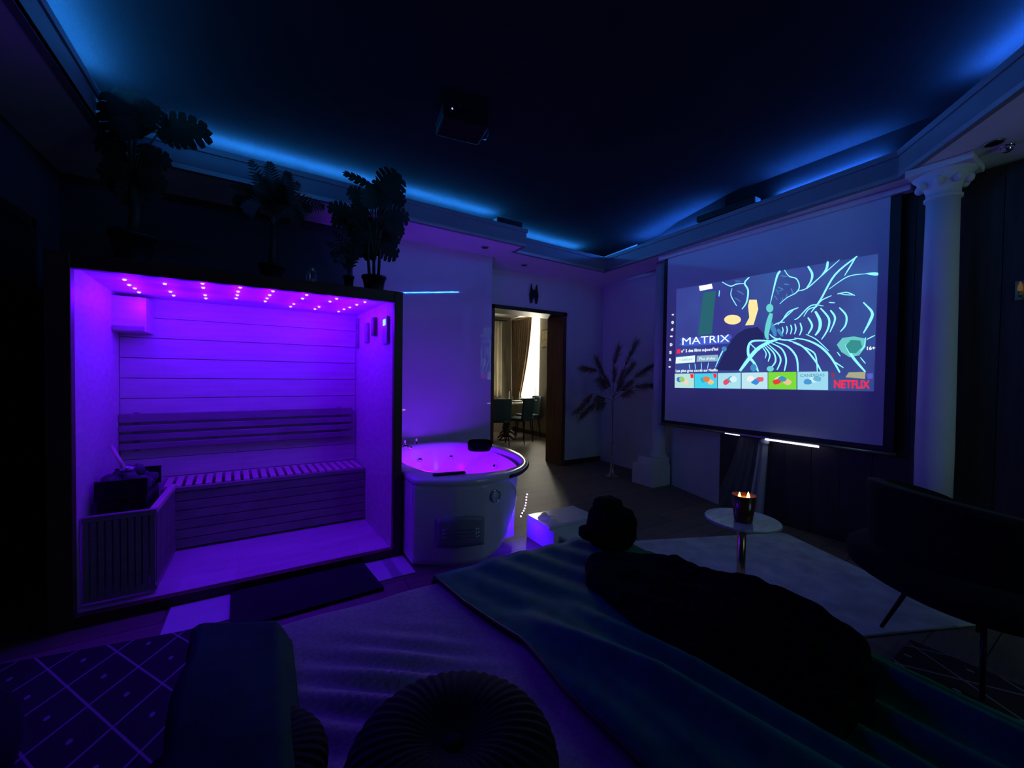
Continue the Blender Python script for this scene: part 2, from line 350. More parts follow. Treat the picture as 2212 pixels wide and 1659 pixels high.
def fold_over(sx, sy, top, x0=BX0, x1=BX1, y1=BY1, gap=.012):
    """lay a cloth point on the bed and let it hang past the edges"""
    x, y, drop = sx, sy, 0
    if sx < x0: drop = max(drop, x0-sx); x = x0-gap-.02*min(1, (x0-sx)/.2)
    if sx > x1: drop = max(drop, sx-x1); x = x1+gap+.03*min(1, (sx-x1)/.2)
    if sy > y1: drop = max(drop, sy-y1); y = y1+gap+.03*min(1, (sy-y1)/.2)
    z = top-drop
    if drop > 0:
        wv = .012*math.sin((sx+sy)*24)*min(1, drop/.1)
        if sy > y1: y += wv
        else: x += wv*(1 if sx > x1 else -1)
    return Vector((x, y, z))
def sheet_fn(u, v):
    sx = BX0-.26+u*(BX1-BX0+.45); sy = BY0+v*(BY1-BY0+.24); return fold_over(sx, sy, sheet_z(min(max(sx, BX0), BX1), min(sy, BY1)))
MB().grid(sheet_fn, 110, 130).build('bed_linen', M_sheet, bed, smooth=True, thick=.006)

def throw_left(y):
    pts = [(-.62, .64), (.4, .63), (.556, .628), (.762, .623), (.965, .646), (1.248, .583), (1.452, .56), (1.8, .53)]
    for (a, xa), (b_, xb) in zip(pts, pts[1:]):
        if y <= b_: t = (y-a)/(b_-a); return xa+(xb-xa)*t
    return pts[-1][1]
def throw_z(x, y):
    f = max(0, min(1, (1.12-y)/.5)); g = max(0, min(1, (x-.60)/.12))*max(0, min(1, (1.5-x)/.12))
    a = x+.16*(1.1-y)*math.sin(x*5)
    s = (math.sin(a*44+3*fbm((x*2.5, y*1.6, 4)))*.5+.5)**2*.045*(.5+.5*fbm((x*3, y*.8, 11))+.4)+(math.sin(a*10+1)*.5+.5)**2*.055
    return BZ+.016+f*g*s+.008*fbm((x*4, y*3, 7))*g+.004*math.sin(x*40+y*18)*g*(1-f)
def throw_fn(u, v):
    sy = BY0+.02+v*(BY1-BY0+.20); xl = throw_left(sy); sx = xl+u*(BX1+.24-xl)
    return fold_over(sx, sy, throw_z(min(sx, BX1), min(sy, BY1)), x1=BX1+.012, y1=BY1+.012, gap=.018)
th = empty('teal_throw', (1.05, .4, BZ), 'dark teal velvet throw with brown piping spread over the bed', 'throw')
MB().grid(throw_fn, 130, 120).build('cloth', M_teal, th, smooth=True, thick=.006)
pp = []
for i in range(61):
    p = throw_fn(0, i/60); pp.append((p.x, p.y, p.z+.003))
MB().tube(pp, .0055, 6).build('piping', M_trim, th, smooth=True)

# plush runner heaped along the bed's edge
R_ = [(1.20, 1.27), (1.36, 1.17), (1.46, 1.07), (1.485, .79), (1.51, .62), (1.485, .487), (1.36, .40), (1.20, .325)]
L_ = [(1.14, 1.24), (1.02, 1.10), (.985, .80), (.995, .59), (1.005, .43), (1.02, .345), (1.08, .335), (1.16, .322)]
def resample(P, t):
    d = [0]
    for a, b_ in zip(P, P[1:]): d.append(d[-1]+math.dist(a, b_))
    s = t*d[-1]
    for i in range(len(P)-1):
        if s <= d[i+1]+1e-9: k = (s-d[i])/(d[i+1]-d[i]); return (P[i][0]+(P[i+1][0]-P[i][0])*k, P[i][1]+(P[i+1][1]-P[i][1])*k)
def fur_fn(u, v):
    v2 = .01+.98*v; a = resample(L_, v2); b_ = resample(R_, v2); x = a[0]+(b_[0]-a[0])*u; y = a[1]+(b_[1]-a[1])*u
    h = (max(0, math.sin(PI*u))**.5)*(max(0, math.sin(PI*v2))**.35)
    base = throw_z(min(x, BX1), y)+.006-(max(0, x-BX1+.02))*.8
    n1 = fbm((x*9, y*9, 2))*.016+fbm((x*30, y*30, 5))*.009
    e = .012*fbm((x*25, y*25, 9))
    return Vector((x+e, y+e, base+h*.062+n1*h))
def fur_low(u, v):
    p = fur_fn(u, v); return Vector((p.x, p.y, p.z-.05*(max(0, math.sin(PI*u))**.5)))
fr = MB().grid(fur_fn, 60, 120).build('plush_runner', M_fur, None, smooth=True, thick=.01)
tag(fr, 'black plush fur runner lying crumpled on the teal throw', 'fur throw')
# plush cushion standing at the foot corner of the bed
pc = empty('plush_cushion', (1.37, 1.33, BZ+.02), 'dark plush cushion bunched up at the foot corner of the bed', 'cushion')
def lump(p): n_ = 1+.10*fbm(p*2.2, 1)+.05*fbm(p*6, 1); return Vector((math.copysign(abs(p.x)**.75, p.x), math.copysign(abs(p.y)**.75, p.y), math.copysign(abs(p.z)**.65, p.z)))*n_
MB().blob((1.375, 1.33, .60), (.105, .10, .105), 32, 20, lump).build('body', M_fur, pc, smooth=True)
MB().blob((1.37, 1.35, .70), (.065, .06, .035), 24, 14, lump).build('top_knot', M_fur, pc, smooth=True)
MB().blob((1.27, 1.36, .585), (.045, .05, .03), 20, 12, lump).build('side_flap', M_fur, pc, smooth=True)
# folded teal blanket hanging over the left-hand side of the bed
def blk_fn(u, v):
    sx = -.42+u*.485; sy = .30+v*(1.12-.55*max(0, sx+.14))
    edge = min(1, min(u, 1-u)*12)*min(1, min(v, 1-v)*16)
    top = BZ+.02+.10*edge**.6+.008*math.sin(sy*9+sx*14)*edge
    p = fold_over(sx, sy, top, x0=BX0-.006, y1=9, gap=.012)
    if sx < BX0: p.x += .006*math.sin(sy*22)+.018*min(1, (BX0-sx)/.2)
    return p
fb = MB().grid(blk_fn, 60, 70).build('folded_blanket', mat('deep_teal_blanket', (.005, .06, .055), .85, noise_s=20, noise_a=.2, bump=.12, bump_s=200, spec=.1), None, smooth=True, thick=.008)
tag(fb, 'folded dark teal blanket hanging down the side of the bed by the lattice rug', 'blanket')
# pleated round cushions
def round_cushion(c, R, H, name, label, m, tilt=0):
    r = empty(name, c, label, 'cushion')
    def fn(u, v):
        a = 2*PI*u; t = v*PI; rr = math.sin(t)**.55; zz = -math.cos(t)
        pl = 1+.010*math.sin(a*44)*math.sin(t)
        zc = math.copysign(abs(zz)**.8, zz)*H*(1-.55*math.exp(-(rr/.28)**2))*(1+.028*math.sin(a*44)*rr)
        p = Vector((rr*R*pl*math.cos(a), rr*R*pl*math.sin(a), zc))
        return Matrix.Rotation(tilt, 3, 'X') @ p + Vector(c)+Vector((0, 0, H))
    MB().grid(fn, 264, 28).build('cover', m, r, smooth=True, weld=True)
    MB().blob(Vector(c)+Vector((0, 0, H*1.52)), (.022, .022, .012), 16, 8).build('button', m, r, smooth=True)
    return r
round_cushion((.298, .672, BZ+.005), .195, .072, 'round_cushion', 'round black velvet cushion with radiating pleats on the grey bed linen', M_velvet)
round_cushion((-.055, .86, BZ+.012), .162, .045, 'round_cushion', 'flat black cushion peeping out from under the folded teal blanket', M_velvet)

# ------------------------------------------------------------------ rugs
def rug(name, poly, m, label, h=.012):
    o = MB().prism(poly, .001, h).build(name, m, bevel=.004); return tag(o, label, 'rug')
c0 = Vector((3.72, 1.63)); ea = Vector((-.922, .388)); eb = Vector((-.388, -.922))
def rp(a, b_): p = c0+ea*a+eb*b_; return (p.x, p.y)
rug('pile_rug', [rp(.03, 0), rp(1.75, 0), rp(1.78, .03), rp(1.78, 1.25), rp(0, 1.25), rp(0, .03)], M_shaggy, 'pale plain pile rug lying askew under the round side table')
rug('lattice_rug', [(-1.15, .2), (-.22, .2), (-.22, 2.50), (-1.15, 2.66)], M_lattice, 'dark rug with white diamond lattice between the bed and the dark door')
rug('lattice_rug', [(1.72, -1.2), (2.72, -1.2), (2.72, .62), (1.72, .62)], M_lattice, 'dark rug with white diamond lattice beside the armchair', .022)
mt = MB().prism([(-.17, 2.822), (.57, 2.822), (.61, 2.42), (-.15, 2.40)], .007, .02).build('door_mat', M_mat, bevel=.003); tag(mt, 'dark navy mat on the floor in front of the sauna', 'mat')

# ------------------------------------------------------------------ sauna cabin
SY0, SY1, SK = 2.846, 3.88, .06
def sk(x, y): return x-SK*(y-SY0)
sa = empty('sauna_cabin', (0, 3.4, 0), 'wood-framed sauna cabin glowing violet inside, plants standing on its roof', 'sauna')
def quad(x0, x1, y0, y1): return [(sk(x0, y0), y0), (sk(x1, y0), y0), (sk(x1, y1), y1), (sk(x0, y1), y1)]
MB().prism(quad(-.90, .828, SY0, SY1+.05), 1.835, 1.88).build('roof', M_frame, sa)
MB().prism(quad(-.90, -.815, SY0+.02, SY1+.05), .06, 1.835).build('side_wall', M_spruce, sa)
MB().prism(quad(.772, .828, SY0+.02, SY1+.05), .06, 1.835).build('side_wall', M_spruce, sa)
MB().prism(quad(-.815, .772, SY1+.012, SY1+.05), .06, 1.835).build('back_wall', M_spruce, sa)
bdm = rawmesh('wall_board', MB().box((-.79, -.006, .002), (.79, .006, .143)), M_spruce)
for i in range(12):
    x = sk(-.0215, SY1); place('wall_board', bdm, sa, (x, SY1, .075+i*.1465))
MB().prism(quad(-.90, .828, SY0, SY1+.05), .0, .055).build('floor_panel', M_spruce, sa)
MB().prism(quad(-.815, .772, SY0+.03, SY1), 1.825, 1.834).build('ceiling_panel', M_spruce, sa)
B('front_post', (-.905, SY0-.02, 0), (-.813, SY0+.03, 1.88), M_frame, sa, bevel=.004); B('front_post', (.772, SY0-.02, 0), (.832, SY0+.03, 1.88), M_frame, sa, bevel=.004)
B('header', (-.813, SY0-.02, 1.803), (.772, SY0+.03, 1.88), M_frame, sa, bevel=.004); B('sill', (-.813, SY0-.02, 0), (.772, SY0+.03, .06), M_frame, sa, bevel=.004)
for a, b_ in ((-.813, -.155), (-.15, .77)): B('glass_pane', (a, SY0+.002, .062), (b_, SY0+.010, 1.802), M_glass, sa)
# bench: slatted top, boarded front, backrest
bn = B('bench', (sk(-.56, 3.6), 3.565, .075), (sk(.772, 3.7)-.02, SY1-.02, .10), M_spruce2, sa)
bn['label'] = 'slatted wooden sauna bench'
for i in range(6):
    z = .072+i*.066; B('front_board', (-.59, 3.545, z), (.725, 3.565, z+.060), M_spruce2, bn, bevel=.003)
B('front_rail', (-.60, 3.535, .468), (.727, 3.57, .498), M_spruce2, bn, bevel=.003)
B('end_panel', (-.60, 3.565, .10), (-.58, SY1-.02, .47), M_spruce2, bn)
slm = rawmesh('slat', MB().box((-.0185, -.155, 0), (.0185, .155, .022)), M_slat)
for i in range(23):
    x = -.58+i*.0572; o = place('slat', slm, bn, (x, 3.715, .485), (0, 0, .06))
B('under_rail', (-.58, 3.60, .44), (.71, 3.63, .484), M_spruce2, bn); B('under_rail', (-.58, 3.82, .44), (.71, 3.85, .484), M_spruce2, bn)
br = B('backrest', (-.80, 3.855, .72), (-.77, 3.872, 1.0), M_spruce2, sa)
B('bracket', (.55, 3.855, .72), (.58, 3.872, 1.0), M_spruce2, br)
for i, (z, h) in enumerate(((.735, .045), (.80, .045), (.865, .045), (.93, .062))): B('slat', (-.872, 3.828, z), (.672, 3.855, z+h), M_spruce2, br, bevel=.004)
# ceiling star lights
LED = [(661,1485),(686,1513),(716,1531),(738,1552),(875,1507),(905,1549),(922,1569),(1075,1505),(1079,1528),(1089,1567),(1093,1584),(1275,1526),(1264,1548),(1260,1567),(1254,1584),(1449,1546),(1432,1567),(1418,1584),(1408,1600),(1628,1566),(1606,1585),(1560,1614),(1543,1628),(1787,1586),(1752,1601),(1694,1629),(1672,1641),(1937,1604),(1894,1618),(1857,1632),(1826,1642),(1798,1654)]
M_led = emis('violet_star_light', (.9, .5, 1.0), 2.2)
ledm = rawmesh('star_light', MB().blob((0, 0, 0), (.0095, .0095, .006), 12, 6), M_led, True)
for x, y in LED:
    p = atz(x*900/2212, y*900/2212, 1.822); place('star_light', ledm, sa, (p.x, p.y, 1.8215))
for x, y in LED:
    p = atz(x*900/2212, y*900/2212, 1.822); lamp('sauna_star_lamp', 'POINT', (p.x, p.y, 1.735), 1.65, (.085, .0, 1.0), .012)
# corner lamp box under the ceiling
lb = B('corner_box', (-.872, 3.66, 1.565), (-.69, SY1-.008, 1.80), M_spruce, sa, bevel=.004); B('louvre', (-.86, 3.652, 1.57), (-.70, 3.66, 1.60), M_spruce2, lb)
# controls on the right-hand wall
def ctl(name, px0, px1, z0, z1, m, d=.018, parent=sa):
    y0, y1 = sorted((px0, px1)); x = sk(.772, (y0+y1)/2); return B(name, (x-d, y0, z0), (x-.001, y1, z1), m, parent, bevel=.003)
ctl('wood_strip', 3.76, 3.82, 1.53, 1.79, M_spruce2)
ctl('thermometer', 3.44, 3.54, 1.56, 1.72, M_spruce2)
st = ctl('sand_timer', 3.22, 3.30, 1.60, 1.74, M_oakdark, .03)
cp = ctl('control_panel', 2.93, 3.06, 1.52, 1.72, mat('grey_panel', (.30, .28, .32), .4, noise_s=8, noise_a=.1))
ctl('display', 2.965, 3.03, 1.655, 1.70, emis('cyan_display', (.25, 1.0, .9), 1.6), .021, cp)
# heater, stones, guard, ladle
he = empty('sauna_heater', (-.68, 3.25, .06), 'dark iron sauna heater heaped with stones behind a slatted guard', 'heater')
MB().prism([(-.795, 3.08), (-.585, 3.08), (-.59, 3.44), (-.80, 3.44)], .075, .57).build('body', M_iron, he, bevel=.01)
stm = rawmesh('stone', MB().blob((0, 0, 0), (.045, .04, .034), 10, 7, lambda p: p*(1+.25*fbm(p*1.7, 1))), M_stone, True)
for i in range(26):
    l = i//13; place('stone', stm, he, (-.785+.19*random.random(), 3.10+.32*random.random(), .60+.05*l+.02*random.random()), (random.random()*6, random.random()*6, random.random()*6))
for a, b_ in (((-.80, 3.07), (-.58, 3.085)), ((-.80, 3.43), (-.58, 3.445))): B('stone_cage', (a[0], a[1], .57), (b_[0], b_[1], .68), M_iron, he)
hg = empty('heater_guard', (-.67, 3.2, .06), 'slatted wooden guard fence around the sauna heater', 'guard')
B('top_rail', (-.812, 2.925, .50), (-.515, 2.96, .53), M_spruce2, hg, bevel=.003); B('top_rail', (-.55, 2.96, .50), (-.515, 3.53, .53), M_slat, hg, bevel=.003)
B('bottom_rail', (-.812, 2.93, .075), (-.515, 2.955, .10), M_spruce2, hg); B('bottom_rail', (-.545, 2.955, .075), (-.52, 3.53, .10), M_spruce2, hg)
gsm = rawmesh('guard_slat', MB().box((-.011, -.008, 0), (.011, .008, .42)), M_spruce2)
for i in range(10): place('slat', gsm, hg, (-.798+i*.0295, 2.937, .085))
for i in range(17): place('slat', gsm, hg, (-.53, 2.985+i*.033, .085), (0, 0, PI/2))
ld = empty('ladle', (-.72, 3.28, .70), 'wooden-handled sauna ladle resting on the heater stones', 'ladle')
MB().tube([(-.70, 3.2, .715), (-.79, 3.32, .84)], .010, 8).build('handle', M_slat, ld, smooth=True)
MB().lathe([(.001, 0), (.03, .004), (.036, .03), (.033, .03), (.027, .008)], (-.69, 3.19, .70), 20, cap=False).build('bowl', M_steel, ld, smooth=True)

# ------------------------------------------------------------------ corner bathtub
RIM = [(.845, 2.60), (1.08, 2.43), (1.28, 2.39), (1.43, 2.40), (1.58, 2.46), (1.73, 2.58), (1.85, 2.74), (1.94, 2.96), (1.99, 3.2), (2.0, 3.45), (1.95, 3.68), (1.82, 3.88), (1.62, 3.99), (1.35, 4.03), (1.05, 4.04), (.845, 4.04)]
def smooth_poly(P, n=3, keep=(0, 15)):
    Q = []
    N_ = len(P)
    for i in range(N_):
        p0, p1, p2, p3 = [Vector(P[(i+k) % N_]) for k in (-1, 0, 1, 2)]
        if i in keep and i == 15: Q.append(tuple(p1)); Q += [tuple(p1.lerp(p2, t/6)) for t in range(1, 6)]; continue
        if i == 0: p0 = p1
        if i == 14: p3 = p2
        for t in range(n):
            t /= n; q = .5*((2*p1)+(p2-p0)*t+(2*p0-5*p1+4*p2-p3)*t*t+(3*p1-p0-3*p2+p3)*t**3); Q.append((q.x, q.y))
    return Q
OUT = smooth_poly(RIM)
CEN = Vector((1.40, 3.22))
def inset(P, sx, sy): return [(CEN.x+(x-CEN.x)*sx, CEN.y+(y-CEN.y)*sy) for x, y in P]
INN = []
for x, y in OUT:
    d = Vector((x, y))-CEN; a = math.atan2(d.y/.72, d.x/.47); INN.append((CEN.x+.02+.485*math.copysign(abs(math.cos(a))**.85, math.cos(a)), CEN.y+.66*math.copysign(abs(math.sin(a))**.85, math.sin(a))))
TZ = .60
tb = empty('bathtub', (1.4, 3.2, 0), 'white corner whirlpool bathtub lit magenta inside, beside the sauna', 'bathtub')
def loops(*ls):
    mb = MB(); n = len(ls[0][0]); vs = []; fs = []
    for P, z in ls: vs += [(x, y, z) for x, y in P]
    for i in range(len(ls)-1):
        for k in range(n): k2 = (k+1) % n; fs.append((i*n+k, i*n+k2, (i+1)*n+k2, (i+1)*n+k))
    return mb.add(vs, fs), n, len(ls)
def mixp(P, Q, t): return [(a[0]+(b_[0]-a[0])*t, a[1]+(b_[1]-a[1])*t) for a, b_ in zip(P, Q)]
inl = inset(INN, .80, .82)
mb, n, k = loops((inset(OUT, .975, .98), TZ-.045), (OUT, TZ-.04), (OUT, TZ-.006), (inset(OUT, .99, .992), TZ), (mixp(OUT, INN, .85), TZ), (INN, TZ-.008), (inset(INN, .97, .97), TZ-.05), (inset(INN, .90, .91), TZ-.25), (inl, TZ-.42), (inset(INN, .5, .5), TZ-.43), (inset(INN, .05, .05), TZ-.43))
mb.f.append(tuple(range((k-1)*n, k*n))); mb.build('basin', M_acryl, tb, smooth=True)
# body under the rim, narrower at the right-hand foot
bodyU = [(x-(.10 if x > 1.5 else 0)*(x-1.5)/.5, y+(.06 if y < 2.6 and x > 1 else .0)) for x, y in OUT]
bodyU = inset(bodyU, .955, .955); bodyL = [(min(x, 1.62+.12*math.sin(y)), max(y, 2.66)) for x, y in inset(OUT, .9, .93)]
mb, n, k = loops((bodyL, .03), (mixp(bodyL, bodyU, .35), .2), (bodyU, TZ-.044)); mb.build('shell', M_acryl, tb, smooth=True)
# front skirt panel: rounded lower right corner, follows the rim curve
FR = [Vector(p) for p in [(.848, 2.612), (1.08, 2.445), (1.28, 2.405), (1.42, 2.41), (1.50, 2.44), (1.60, 2.50)]]
def frp(s):
    d = [0]
    for a, b_ in zip(FR, FR[1:]): d.append(d[-1]+(b_-a).length)
    t = s*d[-1]
    for i in range(len(FR)-1):
        if t <= d[i+1]+1e-6: return FR[i].lerp(FR[i+1], (t-d[i])/(d[i+1]-d[i]))
    return FR[-1]
def skirt(u, v):
    s = u; zlo = .022+.35*max(0, (s-.50)/.5)**2.2
    top = TZ-.04; z = zlo+(top-zlo)*v; smax = 1-.20*v**2.5; p = frp(s*smax); return Vector((p.x, p.y-.004+.02*(1-v), z))
sk_ = MB().grid(skirt, 40, 16).build('front_panel', M_acryl, tb, smooth=True, thick=.012)
MB().box((.847, 2.625, .022), (.859, 3.95, TZ-.045)).build('side_panel', M_acryl, tb)
def on_skirt(s, z, d=.0):
    p = frp(s); e = (frp(min(1, s+.01))-frp(max(0, s-.01))).normalized(); nrm = Vector((e.y, -e.x)); p = p+nrm*(.012+d); return Vector((p.x, p.y, z)), Vector((e.x, e.y, 0)), Vector((nrm.x, nrm.y, 0))
pz, e, nr = on_skirt(.68, .47); Mx = frame_mat(e, Z, nr)
def ring(R, r, c, M, seg=28):
    return [tuple(c+M @ Vector((R*math.cos(2*PI*k/seg), R*1.15*math.sin(2*PI*k/seg), .008))) for k in range(seg+1)]
MB().tube(ring(.034, .006, pz, Mx), .0065, 8).build('porthole_ring', M_chrome, sk_, smooth=True)
MB().lathe([(.001, .006), (.03, .005), (.031, 0)], pz, 24, Mx, cap=False).build('porthole_disc', M_acryl, sk_, smooth=True)
# recessed grille with slots
gp = MB()
P8 = [on_skirt(.20+.38*i/6, 0)[0] for i in range(7)]
def grille(u, v):
    s = .20+.38*u; q, e, nr = on_skirt(s, .15+.19*v); bow = .02*math.sin(PI*u)*v; return q+Vector((0, 0, bow))+nr*.002
gr_ = MB().grid(grille, 12, 6).build('vent_panel', mat('blue_grey_acrylic', (.32, .36, .40), .3, noise_s=6, noise_a=.1), sk_, smooth=True, thick=.006)
for i in range(3):
    pts = [on_skirt(.24+.30*t/8, .215+i*.026+.006*math.sin(t/8*PI*2), .009)[0] for t in range(9)]; MB().tube(pts, .0042, 6).build('slot', M_chrome, gr_, smooth=True)
# dark rubber edge of the rim on its rounded side
edge = [(x, y, TZ-.018) for x, y in OUT if x > 1.44 and y < 3.1]
MB().tube(edge, .014, 8).build('rim_band', M_black, tb, smooth=True)
# fittings
for (x, y, r) in ((1.02, 3.62, .028), (1.16, 3.86, .024), (1.30, 3.93, .024)):
    MB().lathe([(r*1.2, 0), (r*1.1, .01), (r*.7, .016), (r*.75, .05), (r*.9, .055), (r*.5, .064), (.001, .066)], (x, y, TZ), 20, cap=False).build('tap_knob', M_chrome, tb, smooth=True)
MB().tube([(.98, 3.40, TZ), (.98, 3.40, TZ+.06), (1.02, 3.40, TZ+.085), (1.08, 3.39, TZ+.06)], .016, 10).build('spout', M_chrome, tb, smooth=True)
for x, y in ((1.30, 3.80), (1.62, 3.78), (1.80, 3.2)):
    MB().lathe([(.022, 0), (.02, .006), (.001, .008)], (x, y, TZ-.14), 16, Matrix.Rotation(math.radians(70), 3, 'X'), cap=False).build('jet', M_chrome, tb, smooth=True)
gh = [(1.02, 2.66), (1.10, 2.62), (1.18, 2.60), (1.25, 2.60)]
B('grab_handle', (-.115, -.02, 0), (.115, .02, .016), M_black, tb, bevel=.006, M=Matrix.Translation((1.10, 2.60, TZ+.001)) @ Matrix.Rotation(-.18, 4, 'Z'))
# water-level light glow: lamps in the basin
lamp('tub_lamp', 'POINT', (1.40, 3.25, .46), 10.0, (.17, .0, 1.0), .06); lamp('tub_lamp', 'POINT', (1.27, 3.5, .48), 5.0, (.17, .0, 1.0), .06); lamp('tub_lamp', 'POINT', (1.55, 2.95, .46), 3.0, (.17, .0, 1.0), .05)
bp_ = MB().blob((1.80, 3.50, TZ+.01), (.12, .032, .062), 20, 12, lambda p: Vector((math.copysign(abs(p.x)**.5, p.x), p.y, math.copysign(abs(p.z)**.5, p.z))), Matrix.Rotation(-.48, 3, 'Z')).build('bath_pillow', mat('black_foam', (.0015, .0015, .002), .9, noise_s=40, noise_a=.2, spec=.02), smooth=True)
tag(bp_, 'black padded headrest hung over the rim of the bathtub', 'bath pillow')
# blue LED string under the rounded side of the tub
ls = empty('led_string', (1.75, 2.7, 0), 'string of small bright violet-white bulbs hanging under the bathtub', 'light string')
pts = [(1.80, 2.66, .345), (1.79, 2.655, .325), (1.785, 2.65, .305), (1.775, 2.64, .285), (1.765, 2.63, .268), (1.75, 2.62, .25), (1.735, 2.61, .237), (1.715, 2.60, .225), (1.69, 2.58, .21)]
MB().tube(pts, .002, 5).build('cable', M_black, ls)
blm = rawmesh('bulb', MB().blob((0, 0, 0), (.0065, .0065, .0065), 10, 6), emis('violet_white_bulb', (.9, .6, 1.0), 3), True)
for p in pts: place('bulb', blm, ls, p)
lamp('led_string_lamp', 'POINT', (1.67, 2.50, .13), 2.2, (.06, .0, 1.0), .04)
# bath step and towel on it
bs = empty('bath_step', (2.05, 2.5, 0), 'low pale two-tread step standing beside the bathtub', 'step')
for a, b_ in (((1.80, 2.36, .155), (2.28, 2.66, .18)), ((1.90, 2.24, .07), (2.28, 2.37, .095))): B('tread', a, b_, M_acryl, bs, bevel=.006)
for x in (1.80, 2.255): B('side', (x, 2.30, 0), (x+.025, 2.66, .155), M_acryl, bs, bevel=.004)
B('riser', (1.83, 2.36, 0), (2.25, 2.375, .155), M_acryl, bs)
tw_ = MB().grid(lambda u, v: Vector((1.83+.10*u+.01*math.sin(v*7), 2.43+.13*v, .184+.04*math.sin(u*PI)*(.6+.4*math.sin(v*5+u*3)))), 14, 14).build('small_towel', M_sheerwin, smooth=True, thick=.004)
tag(tw_, 'small white cloth lying on the bath step', 'cloth')

# ------------------------------------------------------------------ cove LED strips
M_cove = emis('blue_led_strip', (.02, .27, 1.0), 680); M_cove2 = emis('blue_led_strip_deep', (.02, .16, 1.0), 750)
def strip(a, b_, label, m, back, z):
    a = Vector(a); b_ = Vector(b_); e = (b_-a).normalized(); nrm = Vector((-e.y, e.x)); z0 = SO0+.031
    r = empty('led_strip', ((a.x+b_.x)/2, (a.y+b_.y)/2, z0), label, 'light strip', 'blue strips lying in the cove')
    q = a+nrm*back; L0 = (b_-a).length
    M_ = Matrix(((e.x, nrm.x, 0, q.x), (e.y, nrm.y, 0, q.y), (0, 0, 1, z0), (0, 0, 0, 1)))
    B('channel', (0, -.012, 0), (L0, .012, z-z0), M_black, r, M=M_); B('diffuser', (0, -.007, z-z0), (L0, .007, z-z0+.004), m, r, M=M_)
strip((-.8, 1.6), (-.8, 3.5), 'blue light strip in the cove along the dark side wall', M_cove, .13, 3.0)
strip((-.55, 3.53), (1.05, 3.56), 'blue light strip in the cove above the sauna', M_cove, .48, 3.035)
strip((1.15, 3.57), (2.24, 3.60), 'blue light strip in the cove above the bathtub', M_cove, .46, 3.035)
strip((2.45, 3.82), (3.85, 3.88), 'blue light strip in the cove above the doorway', M_cove, .56, 3.035)
strip((4.05, 3.75), (3.76, 2.52), 'blue light strip in the cove by the corner of the white wall', M_cove2, .235, 2.945)
strip((3.715, 1.88), (3.69, 1.15), 'blue light strip in the cove over the projection screen', M_cove2, .235, 2.945)
strip((3.45, .77), (2.40, -.16), 'blue light strip in the slanting cove over the bed', M_cove2, .24, 3.03)
for (a, b_, z, lab) in (((2.02, 3.60), (2.33, 3.68), SO1, 'flat black box sitting on the cove edge above the bathtub'), ((3.70, 1.93), (3.80, 2.50), SO1, 'long black box sitting on the cove edge above the screen')):
    r = empty('speaker_box', ((a[0]+b_[0])/2, (a[1]+b_[1])/2, z), lab, 'speaker'); B('cabinet', (a[0], a[1], z), (b_[0], b_[1], z+.055), M_black, r, bevel=.006)
    B('grille', (a[0]+.012, a[1]-.003, z+.008) if b_[0]-a[0] > .2 else (a[0]-.003, a[1]+.012, z+.008), (b_[0]-.012, a[1], z+.047) if b_[0]-a[0] > .2 else (a[0], b_[1]-.012, z+.047), M_iron, r)
# recessed spots in the soffit underside
for (x, y, lab) in ((2.02, 3.86, 'round recessed spot, unlit, in the soffit above the bathtub'), (2.75, 4.2, 'round recessed spot, unlit, in the soffit above the doorway'), (3.58, .54, 'round recessed spot, unlit, in the soffit near the white column')):
    r = empty('recessed_spot', (x, y, SO0-.006), lab, 'spotlight'); MB().lathe([(.034, 0), (.045, .001), (.045, .006), (.034, .006)], (x, y, SO0-.007), 24, cap=False).build('ring', M_steel, r, smooth=True)
    MB().lathe([(.001, .003), (.034, .003)], (x, y, SO0-.007), 24, cap=False).build('lens', M_iron, r)
r = empty('security_camera', (3.66, .50, 2.63), 'small chrome dome fitting under the soffit beside the white column', 'camera')
MB().lathe([(.03, .05), (.032, .035), (.028, .03)], (3.66, .50, 2.63), 20).build('mount', M_chrome, r, smooth=True); MB().blob((3.66, .50, 2.655), (.026, .026, .026), 20, 12).build('dome', M_chrome, r, smooth=True)
# ceiling projector
r = empty('projector', (1.16, 2.58, 2.98), 'dark projector hanging from the black ceiling', 'projector')
Mp = Matrix.Translation((1.16, 2.58, 2.98)) @ Matrix.Rotation(-.15, 4, 'Z')
bo = B('body', (-.16, -.12, 0), (.16, .12, .095), mat('projector_black', (.003, .003, .004), .7, noise_s=20, noise_a=.2, spec=.1), r, .015, Mp)
MB().lathe([(.04, 0), (.04, .03), (.034, .032), (.03, .02)], Mp @ Vector((.16, .03, .05)), 20, frame_mat(Vector((0, 0, 1)), Vector((0, 1, 0)), Vector((1, 0, 0)))).build('lens', M_iron, r, smooth=True)
B('ceiling_arm', (-.02, -.02, .095), (.02, .02, .17), M_iron, r, 0, Mp)
MB().blob(Mp @ Vector((-.10, -.121, .06)), (.006, .004, .006), 10, 6).build('power_light', emis('blue_power_light', (.3, .4, 1), 1.5), r)

